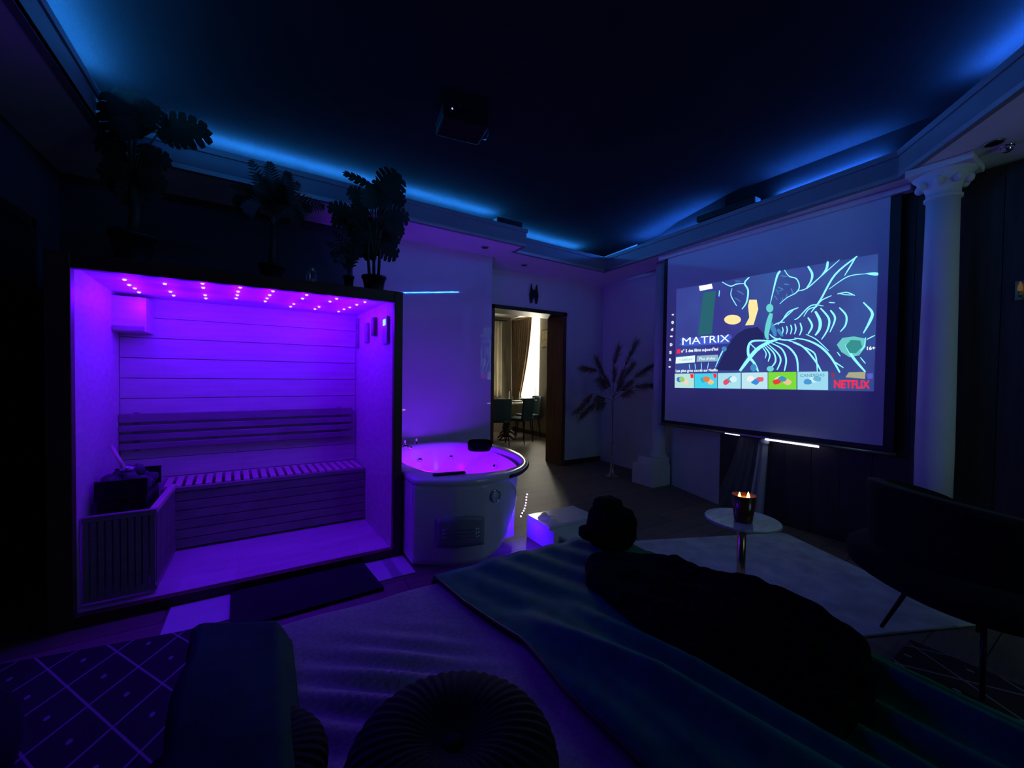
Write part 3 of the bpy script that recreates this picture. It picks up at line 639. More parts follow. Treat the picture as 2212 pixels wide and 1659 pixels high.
# ------------------------------------------------------------------ projection screen and picture
SX = 3.86
scn = empty('projection_screen', (SX, 2.0, .74), 'pull-down projection screen with black border showing a film menu', 'screen')
fab = B('fabric', (SX, 1.06, .82), (SX+.003, 2.945, 2.635), mat('white_screen_fabric', (.80, .80, .84), .8, noise_s=2, noise_a=.03), scn)
B('border', (SX-.0015, 2.945, .785), (SX+.003, 2.99, 2.635), M_black, scn); B('border', (SX-.0015, 1.0, .785), (SX+.003, 1.06, 2.635), M_black, scn); B('border', (SX-.0015, 1.06, .785), (SX+.003, 2.945, .82), M_black, scn)
MB().tube([(SX, .985, .768), (SX, 3.0, .768)], .014, 10).build('weight_bar', M_steel, scn, smooth=True)
B('roller_case', (SX-.03, .95, 2.635), (SX+.05, 3.05, 2.679), M_white, scn, bevel=.004)
def P2(cx, cy, d=0):     # picture coordinates -> point on the screen plane
    p = atx(1420+cx*.22604, 530+cy*.22604, SX); p.x = SX-.002-d; return p
def raster_material():
    m = bpy.data.materials.new('projected_blue'); m.use_nodes = True; nt = m.node_tree; nt.nodes.clear(); N = nt.nodes; L = nt.links
    tc = N.new('ShaderNodeTexCoord'); n = N.new('ShaderNodeTexNoise'); n.inputs['Scale'].default_value = 1.6; L.new(tc.outputs['Object'], n.inputs['Vector'])
    r = N.new('ShaderNodeValToRGB'); r.color_ramp.elements[0].position = .35; r.color_ramp.elements[1].position = .68
    r.color_ramp.elements[0].color = (.016, .020, .105, 1); r.color_ramp.elements[1].color = (.022, .075, .20, 1); L.new(n.outputs['Fac'], r.inputs[0])
    e = N.new('ShaderNodeEmission'); o = N.new('ShaderNodeOutputMaterial'); L.new(r.outputs[0], e.inputs[0]); L.new(e.outputs[0], o.inputs[0])
    d = N.new('ShaderNodeBsdfDiffuse'); d.inputs[0].default_value = (.8, .8, .84, 1); ad = N.new('ShaderNodeAddShader'); L.new(e.outputs[0], ad.inputs[0]); L.new(d.outputs[0], ad.inputs[1]); L.new(ad.outputs[0], o.inputs[0])
    return m
def flat(name, pts, m, parent, d): return MB().add([P2(x, y, d) for x, y in pts], [tuple(range(len(pts)))]).build(name, m, parent)
pic = flat('picture', [(185, 420), (2112, 80), (2068, 1395), (165, 1362)], raster_material(), scn, .0)
def stroke(pts, w0, w1, m, d=.0006, name='light_stroke'):
    """smooth tapering line"""
    P = []
    n = len(pts)
    for i in range(n-1):
        p0, p1, p2, p3 = [Vector(pts[max(0, min(n-1, i+k))]) for k in (-1, 0, 1, 2)]
        for t in range(5):
            t /= 5; P.append(.5*((2*p1)+(p2-p0)*t+(2*p0-5*p1+4*p2-p3)*t*t+(3*p1-p0-3*p2+p3)*t**3))
    P.append(Vector(pts[-1])); N_ = len(P); vs = []
    for i, p in enumerate(P):
        e = (P[min(i+1, N_-1)]-P[max(0, i-1)]).normalized(); q = Vector((-e.y, e.x)); t = i/(N_-1); w_ = w0+(w1-w0)*t; w_ *= .35+.65*math.sin(PI*min(1, max(0, .08+.84*t)))
        a = p+q*w_/2; b_ = p-q*w_/2; vs += [P2(a.x, a.y, d), P2(b_.x, b_.y, d)]
    return MB().add(vs, [(2*i, 2*i+1, 2*i+3, 2*i+2) for i in range(N_-1)]).build(name, m, pic)
M_cy = emis('projected_cyan', '7FE0FF', 1.5); M_cyd = emis('projected_soft_cyan', '4C9AD8', .8); M_aq = emis('projected_aqua', '6FE0E0', .9)
BR = [([(880, 305), (835, 360), (868, 430), (855, 540), (810, 610)], 16, 14), ([(620, 350), (700, 390), (760, 370), (840, 365)], 10, 8), ([(715, 410), (705, 480), (760, 580)], 6, 10),
 ([(1175, 245), (1140, 310), (1080, 560)], 26, 8), ([(1215, 235), (1260, 295), (1330, 320), (1358, 390), (1330, 450), (1240, 500), (1170, 560)], 12, 8), ([(1330, 440), (1430, 410), (1560, 300), (1740, 140)], 10, 9),
 ([(1440, 200), (1480, 270), (1470, 340), (1425, 410)], 28, 12), ([(1630, 155), (1615, 230), (1560, 300)], 30, 10), ([(1910, 105), (1700, 280), (1560, 520), (1470, 640)], 18, 14), ([(1900, 110), (1790, 290)], 14, 10),
 ([(2110, 275), (1990, 270)], 42, 6), ([(1990, 272), (1820, 300), (1640, 420)], 8, 8), ([(1890, 480), (1810, 450), (1720, 465)], 10, 10), ([(1880, 475), (1800, 472), (1740, 460)], 8, 8), ([(1665, 480), (1580, 520), (1540, 560)], 10, 8), ([(1640, 545), (1700, 550)], 12, 6),
 ([(1590, 580), (1470, 575), (1350, 690), (1310, 710)], 10, 10), ([(1530, 585), (1450, 610), (1400, 680)], 10, 8), ([(1350, 595), (1250, 640), (1190, 730)], 12, 10), ([(1300, 620), (1210, 700), (1150, 760)], 10, 8),
 ([(1970, 545), (2050, 640), (2030, 720), (1970, 840)], 20, 16), ([(1985, 560), (2065, 660), (1980, 830)], 12, 10), ([(1740, 595), (1805, 670), (1800, 760), (1750, 825)], 20, 14), ([(1655, 620), (1700, 700), (1650, 830)], 22, 12), ([(1560, 600), (1640, 700), (1630, 800), (1570, 900)], 22, 14),
 ([(1510, 630), (1555, 720), (1550, 800), (1510, 860)], 34, 22), ([(1440, 690), (1480, 770), (1440, 850)], 22, 14), ([(1365, 740), (1380, 800), (1360, 860)], 16, 12), ([(1315, 750), (1325, 800), (1310, 850)], 14, 10), ([(1275, 760), (1285, 800), (1272, 850)], 13, 10), ([(1235, 770), (1243, 810), (1232, 850)], 12, 9), ([(1195, 780), (1203, 815), (1192, 850)], 11, 8),
 ([(1100, 770), (1160, 740), (1220, 735)], 10, 8), ([(1075, 850), (1130, 890), (1240, 905), (1330, 895)], 14, 12), ([(1310, 885), (1440, 910), (1560, 970), (1660, 1070), (1745, 1215)], 12, 26), ([(1690, 1110), (1780, 1170)], 12, 10), ([(1420, 850), (1520, 900), (1640, 1010)], 9, 9),
 ([(1240, 905), (1380, 960), (1500, 1090), (1570, 1210)], 12, 20), ([(1300, 930), (1460, 1000), (1515, 1060), (1530, 1205)], 12, 14), ([(1130, 925), (1250, 970), (1330, 1070), (1345, 1205)], 12, 22), ([(1090, 935), (1190, 990), (1232, 1090), (1215, 1200)], 12, 18),
 ([(1060, 945), (1150, 1030), (1180, 1100), (1145, 1190)], 12, 18), ([(1040, 955), (1115, 1030), (1130, 1110), (1085, 1170)], 12, 16), ([(1020, 960), (1075, 1040), (1060, 1110)], 12, 14), ([(1000, 965), (1040, 1030), (1030, 1080)], 10, 10),
 ([(1180, 890), (1060, 930), (960, 990), (880, 1080), (790, 1200)], 26, 40), ([(1090, 915), (900, 920), (870, 1040), (930, 1130), (965, 1205)], 20, 26), ([(880, 930), (960, 1000), (1000, 960)], 10, 12),
 ([(1800, 950), (1870, 1070), (1990, 1210)], 26, 22), ([(1990, 880), (1980, 960), (1940, 1010)], 12, 10), ([(2080, 860), (2000, 900)], 9, 9), ([(1940, 1070), (1990, 1130)], 9, 9), ([(1720, 1020), (1750, 1060)], 10, 8),
 ([(650, 970), (610, 1040), (555, 1165)], 14, 8), ([(490, 1120), (480, 1180)], 6, 5), ([(420, 1120), (425, 1185)], 6, 5), ([(360, 1130), (365, 1185)], 6, 5), ([(305, 1135), (312, 1185)], 5, 5), ([(595, 430), (590, 490)], 8, 8)]
for p, a, b_ in BR: stroke(p, a*1.05, b_*1.05, M_cy)
for p, a, b_ in [([(1150, 400), (1200, 420), (1160, 440)], 10, 6), ([(1180, 290), (1240, 300)], 10, 6), ([(1210, 370), (1260, 375)], 12, 8), ([(1280, 410), (1300, 470)], 12, 8), ([(1240, 460), (1235, 500)], 10, 6), ([(1140, 420), (1160, 470)], 8, 6), ([(1120, 480), (1150, 520)], 8, 6), ([(1200, 500), (1190, 540)], 8, 6), ([(745, 340), (800, 345)], 10, 6), ([(760, 430), (830, 470)], 8, 8), ([(740, 500), (800, 540)], 8, 6), ([(1070, 720), (1110, 800), (1130, 870)], 50, 40), ([(1150, 800), (1200, 870)], 40, 30)]: stroke(p, a, b_, M_cyd)
def disc(cx, cy, rx, ry, m, d, name, n=20, rot=0): return flat(name, [(cx+rx*math.cos(2*PI*k/n+rot), cy+ry*math.sin(2*PI*k/n+rot)) for k in range(n)][::-1], m, pic, d)
disc(1075, 600, 34, 40, M_aq, .0008, 'glow_spot'); stroke([(1090, 650), (1065, 740), (1045, 850), (1060, 900)], 60, 34, M_aq, .0009); disc(640, 990, 24, 24, M_cyd, .0008, 'glow_spot'); disc(1080, 1180, 34, 26, M_aq, .0008, 'glow_spot'); disc(920, 1170, 30, 36, M_cyd, .0008, 'glow_spot')
flat('glow_shape', [(1715, 950), (1770, 885), (1880, 870), (1985, 890), (1990, 970), (1930, 1050), (1840, 1070), (1760, 1020)][::-1], emis('projected_aqua_edge', '73D8D8', .85), pic, .0004)
flat('glow_shape', [(1800, 960), (1850, 905), (1940, 910), (1960, 970), (1900, 1030), (1840, 1030)][::-1], emis('projected_teal', '3FA0A0', .8), pic, .0012)
flat('green_bar', [(440, 450), (560, 440), (520, 850), (390, 860)][::-1], emis('projected_green', '2F7080', .8), pic, .0004); flat('lamp_bar', [(400, 390), (520, 368), (530, 412), (408, 435)][::-1], emis('projected_white', 'F4FAFF', 1.6), pic, .0006)
# warm plain patches
M_warm = emis('projected_warm', 'FFE3A0', 1.1)
flat('warm_patch', [(880, 520), (950, 520), (965, 610), (920, 760), (840, 765), (880, 690), (868, 580)][::-1], M_warm, pic, .0008)
disc(720, 710, 80, 46, M_warm, .0009, 'warm_patch')
flat('dark_patch', [(760, 850), (840, 800), (960, 780), (1020, 850), (1010, 915), (880, 925), (860, 1050), (780, 1195), (560, 1195), (640, 1030), (700, 920)][::-1], emis('projected_navy', '2A2C6C', .8), pic, .0003)
# lettering
def text(body, cx, cy, cx1, cy1, hgt, m, parent, d=.0016, bold=0, shear=0):
    """flat lettering from (cx,cy) to (cx1,cy1) along its baseline, hgt in picture units"""
    cu = bpy.data.curves.new('txt', 'FONT'); cu.body = body; cu.size = 1; cu.offset = bold; cu.resolution_u = 3
    to = bpy.data.objects.new('txt', cu); COL.objects.link(to); dg = bpy.context.evaluated_depsgraph_get(); me = to.evaluated_get(dg).to_mesh()
    xs = [v.co.x for v in me.vertices]; ys = [v.co.y for v in me.vertices]; x0, x1 = min(xs), max(xs); ymx = max(ys)
    vs = []
    for v in me.vertices:
        t = (v.co.x-x0)/(x1-x0); vs.append(P2(cx+(cx1-cx)*t, cy+(cy1-cy)*t-hgt*v.co.y/.73, d))
    fs = [tuple(p.vertices) for p in me.polygons]; to.to_mesh_clear(); bpy.data.objects.remove(to)
    return MB().add(vs, fs).build('lettering', m, parent)
M_tx = emis('projected_letter', 'E8F6FF', 1.3); M_red = emis('projected_red', 'FF2848', 1.1); M_btn = emis('projected_button', 'D6F0F4', 1.15); M_btn2 = emis('projected_button_dim', '93BCD4', .95)
flat('title_band', [(215, 895), (260, 890), (700, 855), (715, 880), (690, 900), (700, 935), (250, 965), (210, 950), (235, 925)][::-1], emis('projected_title_blue', '4A6CE8', .8), pic, .0010)
text('MATRIX', 240, 952, 690, 920, 72, M_tx, pic, bold=.0)
flat('badge', [(190, 995), (222, 992), (220, 1032), (186, 1034)][::-1], M_red, pic, .0012)
text("n° 5 des films aujourd'hui", 232, 1024, 582, 1003, 30, M_tx, pic, bold=.006)
flat('button', [(180, 1070), (362, 1052), (360, 1118), (176, 1130)][::-1], M_btn, pic, .0010); flat('button', [(380, 1056), (582, 1045), (580, 1108), (376, 1112)][::-1], M_btn2, pic, .0010)
M_gr = emis('projected_grey', '8FA6B8', .8); text('\u25B8 Lecture', 215, 1105, 335, 1097, 24, M_gr, pic); text("Plus d'infos", 405, 1096, 555, 1090, 26, M_tx, pic)
text('Les plus gros succès sur Netflix', 178, 1212, 580, 1203, 27, M_tx, pic, bold=.006)
text('16+', 2005, 1000, 2082, 996, 34, M_tx, pic, bold=.01)
for x, y, s in ((148, 676, '\u2022'), (146, 750, '0'), (140, 816, 'd'), (134, 888, '-'), (132, 962, 'D'), (126, 1036, 'S'), (121, 1104, 'A'), (117, 1174, '\u2022')): text(s, x-9, y, x+11, y-1, 26 if s != '-' else 60, M_tx, scn, .002, bold=.02)
# row of picture tiles, each plain colour patches
TL = [(168, 352), (358, 572), (580, 798), (808, 1055), (1062, 1330), (1340, 1632)]
TC = [('B8E6DC', ['3C78D8', 'F0D8C8', '9ACB78']), ('46D2EC', ['18B4DC', 'F0C890', 'E08050']), ('A8E2F0', ['5AA8DC', 'E05070', 'D8F4F8']), ('BDE8F2', ['E86070', '3C8CDC', 'F4F0F4']), ('7CDc3C', ['D8F0D0', 'E8C898', '4A90C0', 'E84040']), ('9FDCF2', ['C8F2F8', '4A98D8', '6AB4E0'])]
def rowy(x, t): return (1228+(1205-1228)*(x-165)/1470) + t*((1360-1228)+((1382-1205)-(1360-1228))*(x-165)/1470)
for i, ((a, b_), (c, ex)) in enumerate(zip(TL, TC)):
    tl = flat('picture_tile', [(a, rowy(a, 0)), (b_, rowy(b_, 0)), (b_, rowy(b_, 1)), (a, rowy(a, 1))][::-1], emis('tile_%s' % c, c, 1.0), pic, .0014)
    rr = random.Random(i); wd = b_-a
    for j, c2 in enumerate(ex):
        cx = a+wd*(.25+.5*((j*.62+i*.31) % 1)); cy = rowy(cx, .35+.35*((j*.47+.2) % 1)); rx = min(wd*.17, cx-a-2, b_-cx-2); ry = 34
        pts = [(cx+rx*(1+.25*rr.uniform(-1, 0))*math.cos(2*PI*k/9), cy+ry*(1+.4*rr.uniform(-1, 0))*math.sin(2*PI*k/9)) for k in range(9)][::-1]
        q = flat('colour_patch', pts, emis('tile_%s' % c2, c2, 1.0), pic, .0018+.0002*j)
    if i < 2: flat('badge', [(b_-36, rowy(b_, .04)), (b_-4, rowy(b_, .04)), (b_-4, rowy(b_, .32)), (b_-30, rowy(b_, .32))][::-1], M_red, pic, .0028)
text('CANDIDAS', 1368, 1258, 1600, 1252, 28, emis('projected_slate', '5C8CB0', .8), pic, .003)
flat('glow_shape', [(1800, 1260), (1830, 1215), (1990, 1210), (1985, 1275)][::-1], emis('projected_cream', 'C8C8A0', .7), pic, .0014)
flat('badge', [(1660, 1225), (1692, 1224), (1688, 1268), (1672, 1262)][::-1], emis('projected_dull_red', 'B83858', .7), pic, .0014); flat('badge', [(2005, 1225), (2060, 1222), (2058, 1272), (2010, 1276)][::-1], emis('projected_violet', '6A6AE0', .8), pic, .0014)
text('NETFLIX', 1690, 1362, 2030, 1366, 78, M_red, pic, .0018, bold=.02)
# glowing strips put in as the daylight highlight on the weight bar
r = empty('bar_highlight', (3.835, 1.84, .745), 'slim glowing strip put in as the highlight on the bottom bar of the screen', 'highlight'); M_bar_glint = emis('painted_bar_glint', (.85, .88, 1.0), 3.0)
MB().tube([(3.84, 1.45, .752), (3.84, 1.86, .757)], .0075, 8).build('tube', M_bar_glint, r, smooth=True); MB().tube([(3.84, 2.09, .760), (3.84, 2.23, .763)], .004, 8).build('tube', M_bar_glint, r, smooth=True); MB().tube([(3.843, 1.44, .7575), (3.843, 2.24, .766)], .003, 6).build('rail', M_steel, r)

# ------------------------------------------------------------------ columns
def column(x, y, label, base_z=0, zb=.27):
    r = empty('column', (x, y, 0), label, 'column')
    B('plinth', (x-.155, y-.16, 0), (x+.155, y+.16, zb), M_wall, r, bevel=.004); B('plinth_step', (x-.12, y-.12, zb), (x+.12, y+.12, zb+.07), M_wall, r, bevel=.004)
    MB().lathe([(.115, zb+.07), (.12, zb+.085), (.115, zb+.10), (.098, zb+.11), (.10, zb+.125), (.092, zb+.14)], (x, y, 0), 32).build('base_moulding', M_wall, r, smooth=True)
    MB().lathe([(.090, zb+.14), (.092, zb+.6), (.088, 1.4), (.080, 2.2), (.078, 2.47)], (x, y, 0), 40).build('shaft', M_wall, r, smooth=True)
    cp_ = MB().lathe([(.078, 2.47), (.09, 2.475), (.09, 2.49), (.080, 2.495), (.082, 2.53), (.10, 2.57), (.125, 2.595), (.115, 2.605), (.135, 2.62), (.15, 2.635)], (x, y, 0), 40).build('capital', M_wall, r, smooth=True)
    for k in range(8):
        a = k*PI/4; MB().blob((x+.112*math.cos(a), y+.112*math.sin(a), 2.575), (.025, .025, .03), 12, 8).build('volute', M_wall, cp_, smooth=True)
    B('abacus', (x-.15, y-.15, 2.635), (x+.15, y+.15, 2.678), M_wall, r, bevel=.004)
column(3.74, .77, 'white round column with flared capital beside the projection screen')
r = empty('pedestal_column', (4.03, 3.26, 0), 'slim white shaft on a stepped white plinth, mostly hidden behind the screen', 'column')
B('plinth', (3.88, 3.10, 0), (4.19, 3.42, .25), M_wall, r, bevel=.004); B('plinth_step', (3.91, 3.11, .25), (4.18, 3.36, .34), M_wall, r, bevel=.004)
MB().lathe([(.10, .34), (.10, .36), (.078, .38), (.075, 1.4), (.072, 2.678)], (4.08, 3.19, 0), 36).build('shaft', M_wall, r, smooth=True)

# sheer curtain drawn aside below the screen
def cur(u, v):
    z = 2.5-v*2.49; k = max(0, (.95-z)/.95); yl = 2.10+.30*k**1.6; yr = 1.85+.04*k
    yy = yl+(yr-yl)*u; return Vector((3.905+.018*math.sin(u*34)*(1-.3*k), yy, z))
sc_ = empty('sheer_curtain', (3.905, 2.0, 0), 'white tulle curtain trailing to the floor below the screen', 'curtain')
MB().grid(lambda u, v: cur(u*.72, v), 60, 40).build('tulle', M_tulle, sc_, smooth=True); MB().grid(lambda u, v: cur(.72+.28*u, v)+Vector((-.012, 0, 0)), 26, 40).build('gathered_edge', M_tulle2, sc_, smooth=True)
MB().blob((3.885, 1.885, .73), (.022, .04, .032), 16, 10).build('tie_knot', M_white, sc_, smooth=True)

# ------------------------------------------------------------------ side table and candle
TX, TY, TT = 2.29, 1.22, .51
st = empty('side_table', (TX, TY, 0), 'small round side table with pale top on one brass leg', 'table')
MB().lathe([(.185, TT-.014), (.192, TT-.010), (.192, TT-.003), (.188, TT), (.001, TT)], (TX, TY, 0), 48).build('top', M_marble, st, smooth=False)
MB().lathe([(.022, .03), (.022, TT-.014)], (TX, TY, 0), 20).build('leg', M_gold, st, smooth=True); MB().lathe([(.001, .013), (.15, .013), (.15, .02), (.03, .028), (.022, .04)], (TX, TY, 0), 40, cap=False).build('foot', M_gold, st, smooth=True)
CX, CY = 2.255, 1.195
cn = empty('candle', (CX, CY, TT), 'lit two-wick candle in a dark amber glass cup', 'candle')
M_amber = mat('dark_amber_glass', (.10, .025, .008), .25, noise_s=10, noise_a=.2, coat=.4)
MB().lathe([(.001, .002), (.043, .002), (.046, .01), (.060, .148), (.056, .148), (.050, .118), (.049, .112)], (CX, CY, TT), 36, cap=False).build('cup', M_amber, cn, smooth=True)
MB().lathe([(.001, .112), (.05, .112)], (CX, CY, TT), 30, cap=False).build('wax', mat('amber_wax', (.75, .35, .08), .5, noise_s=12, noise_a=.1), cn)
M_fl = emis('candle_flame', (1.0, .52, .10), 14)
for dx, dy in ((-.022, .012), (.022, -.012)):
    f = MB().tube([(CX+dx, CY+dy, TT+.112), (CX+dx, CY+dy, TT+.124)], .0015, 6).build('wick', M_black, cn)
    MB().lathe([(.001, 0), (.007, .006), (.0085, .014), (.005, .028), (.001, .042)], (CX+dx, CY+dy, TT+.122), 14, cap=False).build('flame', M_fl, cn, smooth=True)
lamp('candle_lamp', 'POINT', (CX, CY, TT+.145), .12, (1.0, .42, .08), .02)

# ------------------------------------------------------------------ plants on the sauna roof
def monstera_mesh():
    mb = MB(); ys = [i/16 for i in range(17)]
    def wdt(t): return .56*(math.sin(PI*min(1, t*.92+.08))**.6)*(1-.22*t)
    def bend(x, y): return Vector((x, y-.12*abs(x)*(1-y), -.30*x*x-.22*y*y))
    for s_ in (-1, 1):
        for i in range(16):
            a, b_ = ys[i], ys[i+1]; wa, wb = wdt(a)*.52, wdt(b_)*.52
            q = [bend(0, a), bend(s_*wa, a), bend(s_*wb, b_), bend(0, b_)]; mb.add(q if s_ > 0 else q[::-1], [(0, 1, 2, 3)])
        for l in range(5):
            a, b_ = .03+l*.178, .03+(l+1)*.178-.022
            for t0, t1 in ((.48, .76), (.76, 1.0)):
                lift = .10
                def pt(y, t): yy = y+lift*(t-.48)*1.3; return bend(s_*wdt(min(1, y))*t, yy)
                sh = .03 if t1 > .9 else 0
                q = [pt(a, t0), pt(a+sh, t1), pt(b_-sh, t1), pt(b_, t0)]; mb.add(q if s_ > 0 else q[::-1], [(0, 1, 2, 3)])
    return rawmesh('monstera_leaf', mb, M_leaf, True)
LEAF = monstera_mesh()
def leaf(parent, bx, by, tx, ty, Y, wid=1.0, face=.8, pot=None, dY=0.0):
    b_ = aty(bx, by, Y); t = aty(tx, ty, Y+dY); L0 = (t-b_).length; ya = (t-b_).normalized()
    n = (CAM-b_).normalized()*face+Vector((0, 0, 1))*(1-face)+Vector((random.uniform(-.3, .3), 0, random.uniform(-.2, .2))); za = (n-ya*n.dot(ya)).normalized(); xa = ya.cross(za)
    place('leaf', LEAF, parent, b_, frame_mat(xa, ya, za), (L0*wid, L0, L0))
    if pot is not None:
        mid = pot.lerp(b_, .55)+Vector((0, 0, .04)); MB().tube([pot, mid, b_], .006, 6, .003).build('stalk', M_stem, parent, smooth=True)
def pot(parent, c, r, h):
    MB().lathe([(r*.72, 0), (r*.95, h*.86), (r*1.05, h*.86), (r*1.05, h), (r*.92, h), (r*.9, h*.88)], c, 28, cap=False).build('pot', M_pot, parent, smooth=True)
    MB().lathe([(r*.73, .004), (.001, .004)], c, 24, cap=False).build('pot_base', M_pot, parent); MB().lathe([(.001, h*.90), (r*.93, h*.88)], c, 24, cap=False).build('soil', M_soil, parent)
RZ = 1.881
# left monstera
p1 = Vector((-.64, 3.10, RZ)); m1 = empty('monstera_plant', p1, 'large dark monstera in a pot at the door end of the sauna roof', 'plant', 'potted plants on the sauna roof'); pot(m1, p1, .10, .20)
s1 = p1+Vector((0, 0, .17)); top1 = p1+Vector((.0, 0, .48)); MB().tube([s1, p1+Vector((.01, .0, .33)), top1], .03, 10, .018).build('trunk', M_stem, m1, smooth=True)
for a in ((290, 300, 235, 172, .95), (270, 250, 205, 215, .8), (300, 265, 345, 225, .9), (350, 275, 458, 278, .85), (340, 290, 420, 300, .7), (275, 320, 195, 300, .9), (300, 340, 372, 345, .9), (280, 360, 215, 385, .9), (300, 370, 360, 405, .9), (290, 390, 290, 450, 1), (270, 330, 230, 350, 1), (310, 310, 330, 360, 1), (280, 300, 255, 240, 1), (300, 380, 250, 425, .9), (300, 350, 330, 430, .9)):
    leaf(m1, *a[:4], 3.08+random.uniform(-.06, .06), a[4]*1.05, .75, top1)
# right monstera
p2 = Vector((.675, 3.02, RZ)); m2 = empty('monstera_plant', p2, 'bushy monstera with split leaves at the bathtub end of the sauna roof', 'plant', 'potted plants on the sauna roof'); pot(m2, p2, .082, .125)
top2 = p2+Vector((0, 0, .22))
for dx in (-.03, 0, .03): MB().tube([p2+Vector((dx, 0, .10)), p2+Vector((dx*1.4, .01, .3)), p2+Vector((dx*.5, .01, .52))], .012, 8, .008).build('trunk', M_stem, m2, smooth=True)
for a in ((826, 412, 872, 372, .95), (840, 412, 874, 446, .9), (803, 402, 740, 366, .30), (812, 435, 815, 380, .6), (836, 462, 889, 474, .8), (832, 480, 878, 503, .8), (830, 498, 866, 526, .8), (820, 528, 864, 554, .95), (760, 462, 706, 446, .7), (765, 480, 714, 476, .7), (790, 430, 750, 405, .9), (800, 440, 760, 430, .9), (810, 450, 790, 400, .9), (820, 440, 850, 430, .9), (800, 480, 750, 505, .9), (810, 490, 775, 540, .9), (820, 480, 825, 545, .9), (790, 460, 745, 465, 1), (815, 470, 850, 495, 1), (800, 500, 790, 560, .9), (805, 440, 830, 400, .9), (790, 450, 770, 490, 1), (815, 455, 840, 470, 1), (806, 470, 800, 520, 1)):
    leaf(m2, *a[:4], 3.06+random.uniform(-.06, .06), a[4]*1.1, .78, top2)
# palms
def frond_mesh(parent, pts, wmax, nl=22):
    P = [Vector(p) for p in pts]; C = []
    n = len(P)
    for i in range(n-1):
        p0, a, b_, p3 = [P[max(0, min(n-1, i+k))] for k in (-1, 0, 1, 2)]
        for t in range(6):
            t /= 6; C.append(.5*((2*a)+(b_-p0)*t+(2*p0-5*a+4*b_-p3)*t*t+(3*a-p0-3*b_+p3)*t**3))
    C.append(P[-1]); mb = MB(); mb.tube(C, .004, 5, .0015); N_ = len(C)
    for j in range(nl):
        f = .22+.76*j/(nl-1); i = f*(N_-1); k = min(N_-2, int(i)); c = C[k].lerp(C[k+1], i-k); d = (C[k+1]-C[k]).normalized(); sd = d.cross((CAM-c).normalized()).normalized()
        w_ = wmax*math.sin(PI*(.15+.8*(j/(nl-1))))**.8
        for s_ in (-1, 1):
            tip = c+(sd*s_*.8+d*.75)*w_+Vector((0, 0, -.25*w_)); mid = c.lerp(tip, .5)+Vector((0, 0, .05*w_)); e = d*.007
            mb.add([c-e, c+e, mid+e*1.2, mid-e*1.2, tip], [(0, 1, 2, 3), (3, 2, 4)])
    return mb.build('frond', M_palm, parent)
p3 = Vector((.04, 3.05, RZ)); m3 = empty('palm_plant', p3, 'slender potted palm with arching fronds on the middle of the sauna roof', 'plant', 'potted plants on the sauna roof'); pot(m3, p3, .075, .115)
top3 = aty(590, 485, 3.05); MB().tube([p3+Vector((0, 0, .10)), p3+Vector((.005, 0, .25)), top3], .022, 10, .012).build('trunk', M_stem, m3, smooth=True)
for mid, tip in (((570, 410), (542, 346)), ((590, 400), (582, 350)), ((615, 415), (622, 372)), ((545, 420), (500, 405)), ((545, 450), (508, 425)), ((640, 432), (700, 446)), ((635, 445), (672, 450)), ((575, 430), (555, 375)), ((605, 430), (645, 395)), ((560, 440), (525, 450)), ((600, 440), (610, 400)), ((580, 445), (570, 390)), ((625, 450), (650, 480)), ((560, 460), (530, 480))):
    a = aty(mid[0], mid[1], 3.05+random.uniform(-.08, .08)); t = aty(tip[0], tip[1], 3.05+random.uniform(-.12, .12)); frond_mesh(m3, [top3, top3.lerp(a, .55)+Vector((0, 0, .02)), a, t], .085)
p4 = Vector((.50, 3.0, RZ)); m4 = empty('palm_plant', p4, 'small leafy plant in a narrow pot beside the bushy monstera', 'plant', 'potted plants on the sauna roof'); pot(m4, p4, .035, .10)
top4 = p4+Vector((.01, 0, .14))
for mid, tip in (((745, 545), (708, 524)), ((750, 535), (722, 500)), ((760, 530), (745, 490)), ((740, 560), (715, 545)), ((772, 540), (790, 505)), ((755, 555), (728, 560))):
    a = aty(mid[0], mid[1], 3.0); t = aty(tip[0], tip[1], 3.0+random.uniform(-.06, .06)); frond_mesh(m4, [p4+Vector((0, 0, .09)), top4.lerp(a, .5), a, t], .06, 14)
gj = Vector((.27, 3.05, RZ)); r = empty('glass_jar', gj, 'small clear glass jar on the sauna roof between the palms', 'jar')
MB().lathe([(.028, 0), (.032, .01), (.034, .08), (.028, .10), (.030, .115)], gj, 24, cap=False).build('body', M_glass2, r, smooth=True); MB().blob(gj+Vector((0, 0, .125)), (.016, .016, .014), 14, 8).build('stopper', M_chrome, r, smooth=True)

# ------------------------------------------------------------------ armchairs
def armchair(c, rz, label, s=1.0):
    r = empty('armchair', c, label, 'armchair'); C_ = Vector(c); R_3 = Matrix.Rotation(rz, 3, 'Z')
    def T(p): return C_+R_3 @ (Vector(p)*s)
    MB().add([T(v) for v in (lambda m: m.v)(MB().blob((0, 0, .40), (.45, .44, .105), 36, 14, lambda p: Vector((math.copysign(abs(p.x)**.8, p.x), math.copysign(abs(p.y)**.8, p.y), math.copysign(abs(p.z)**.6, p.z)))))], MB().blob((0, 0, 0), (1, 1, 1), 36, 14).f).build('seat', M_velvet, r, smooth=True)
    def back(u, v):
        a = math.radians(-118+236*u); h = .36+.42*v*(.70+.30*math.cos((u-.5)*PI)**.8); rr = .345+.02*v; return T((-rr*math.cos(a), rr*1.02*math.sin(a), h))
    MB().grid(back, 40, 14).build('backrest', M_velvet, r, smooth=True, thick=.07*s)
    for k in range(4):
        a = PI/4+k*PI/2; MB().tube([T((.20*math.cos(a), .20*math.sin(a), .33)), T((.33*math.cos(a), .33*math.sin(a), 0.0))], .011*s, 8, .008*s).build('leg', M_iron, r, smooth=True)
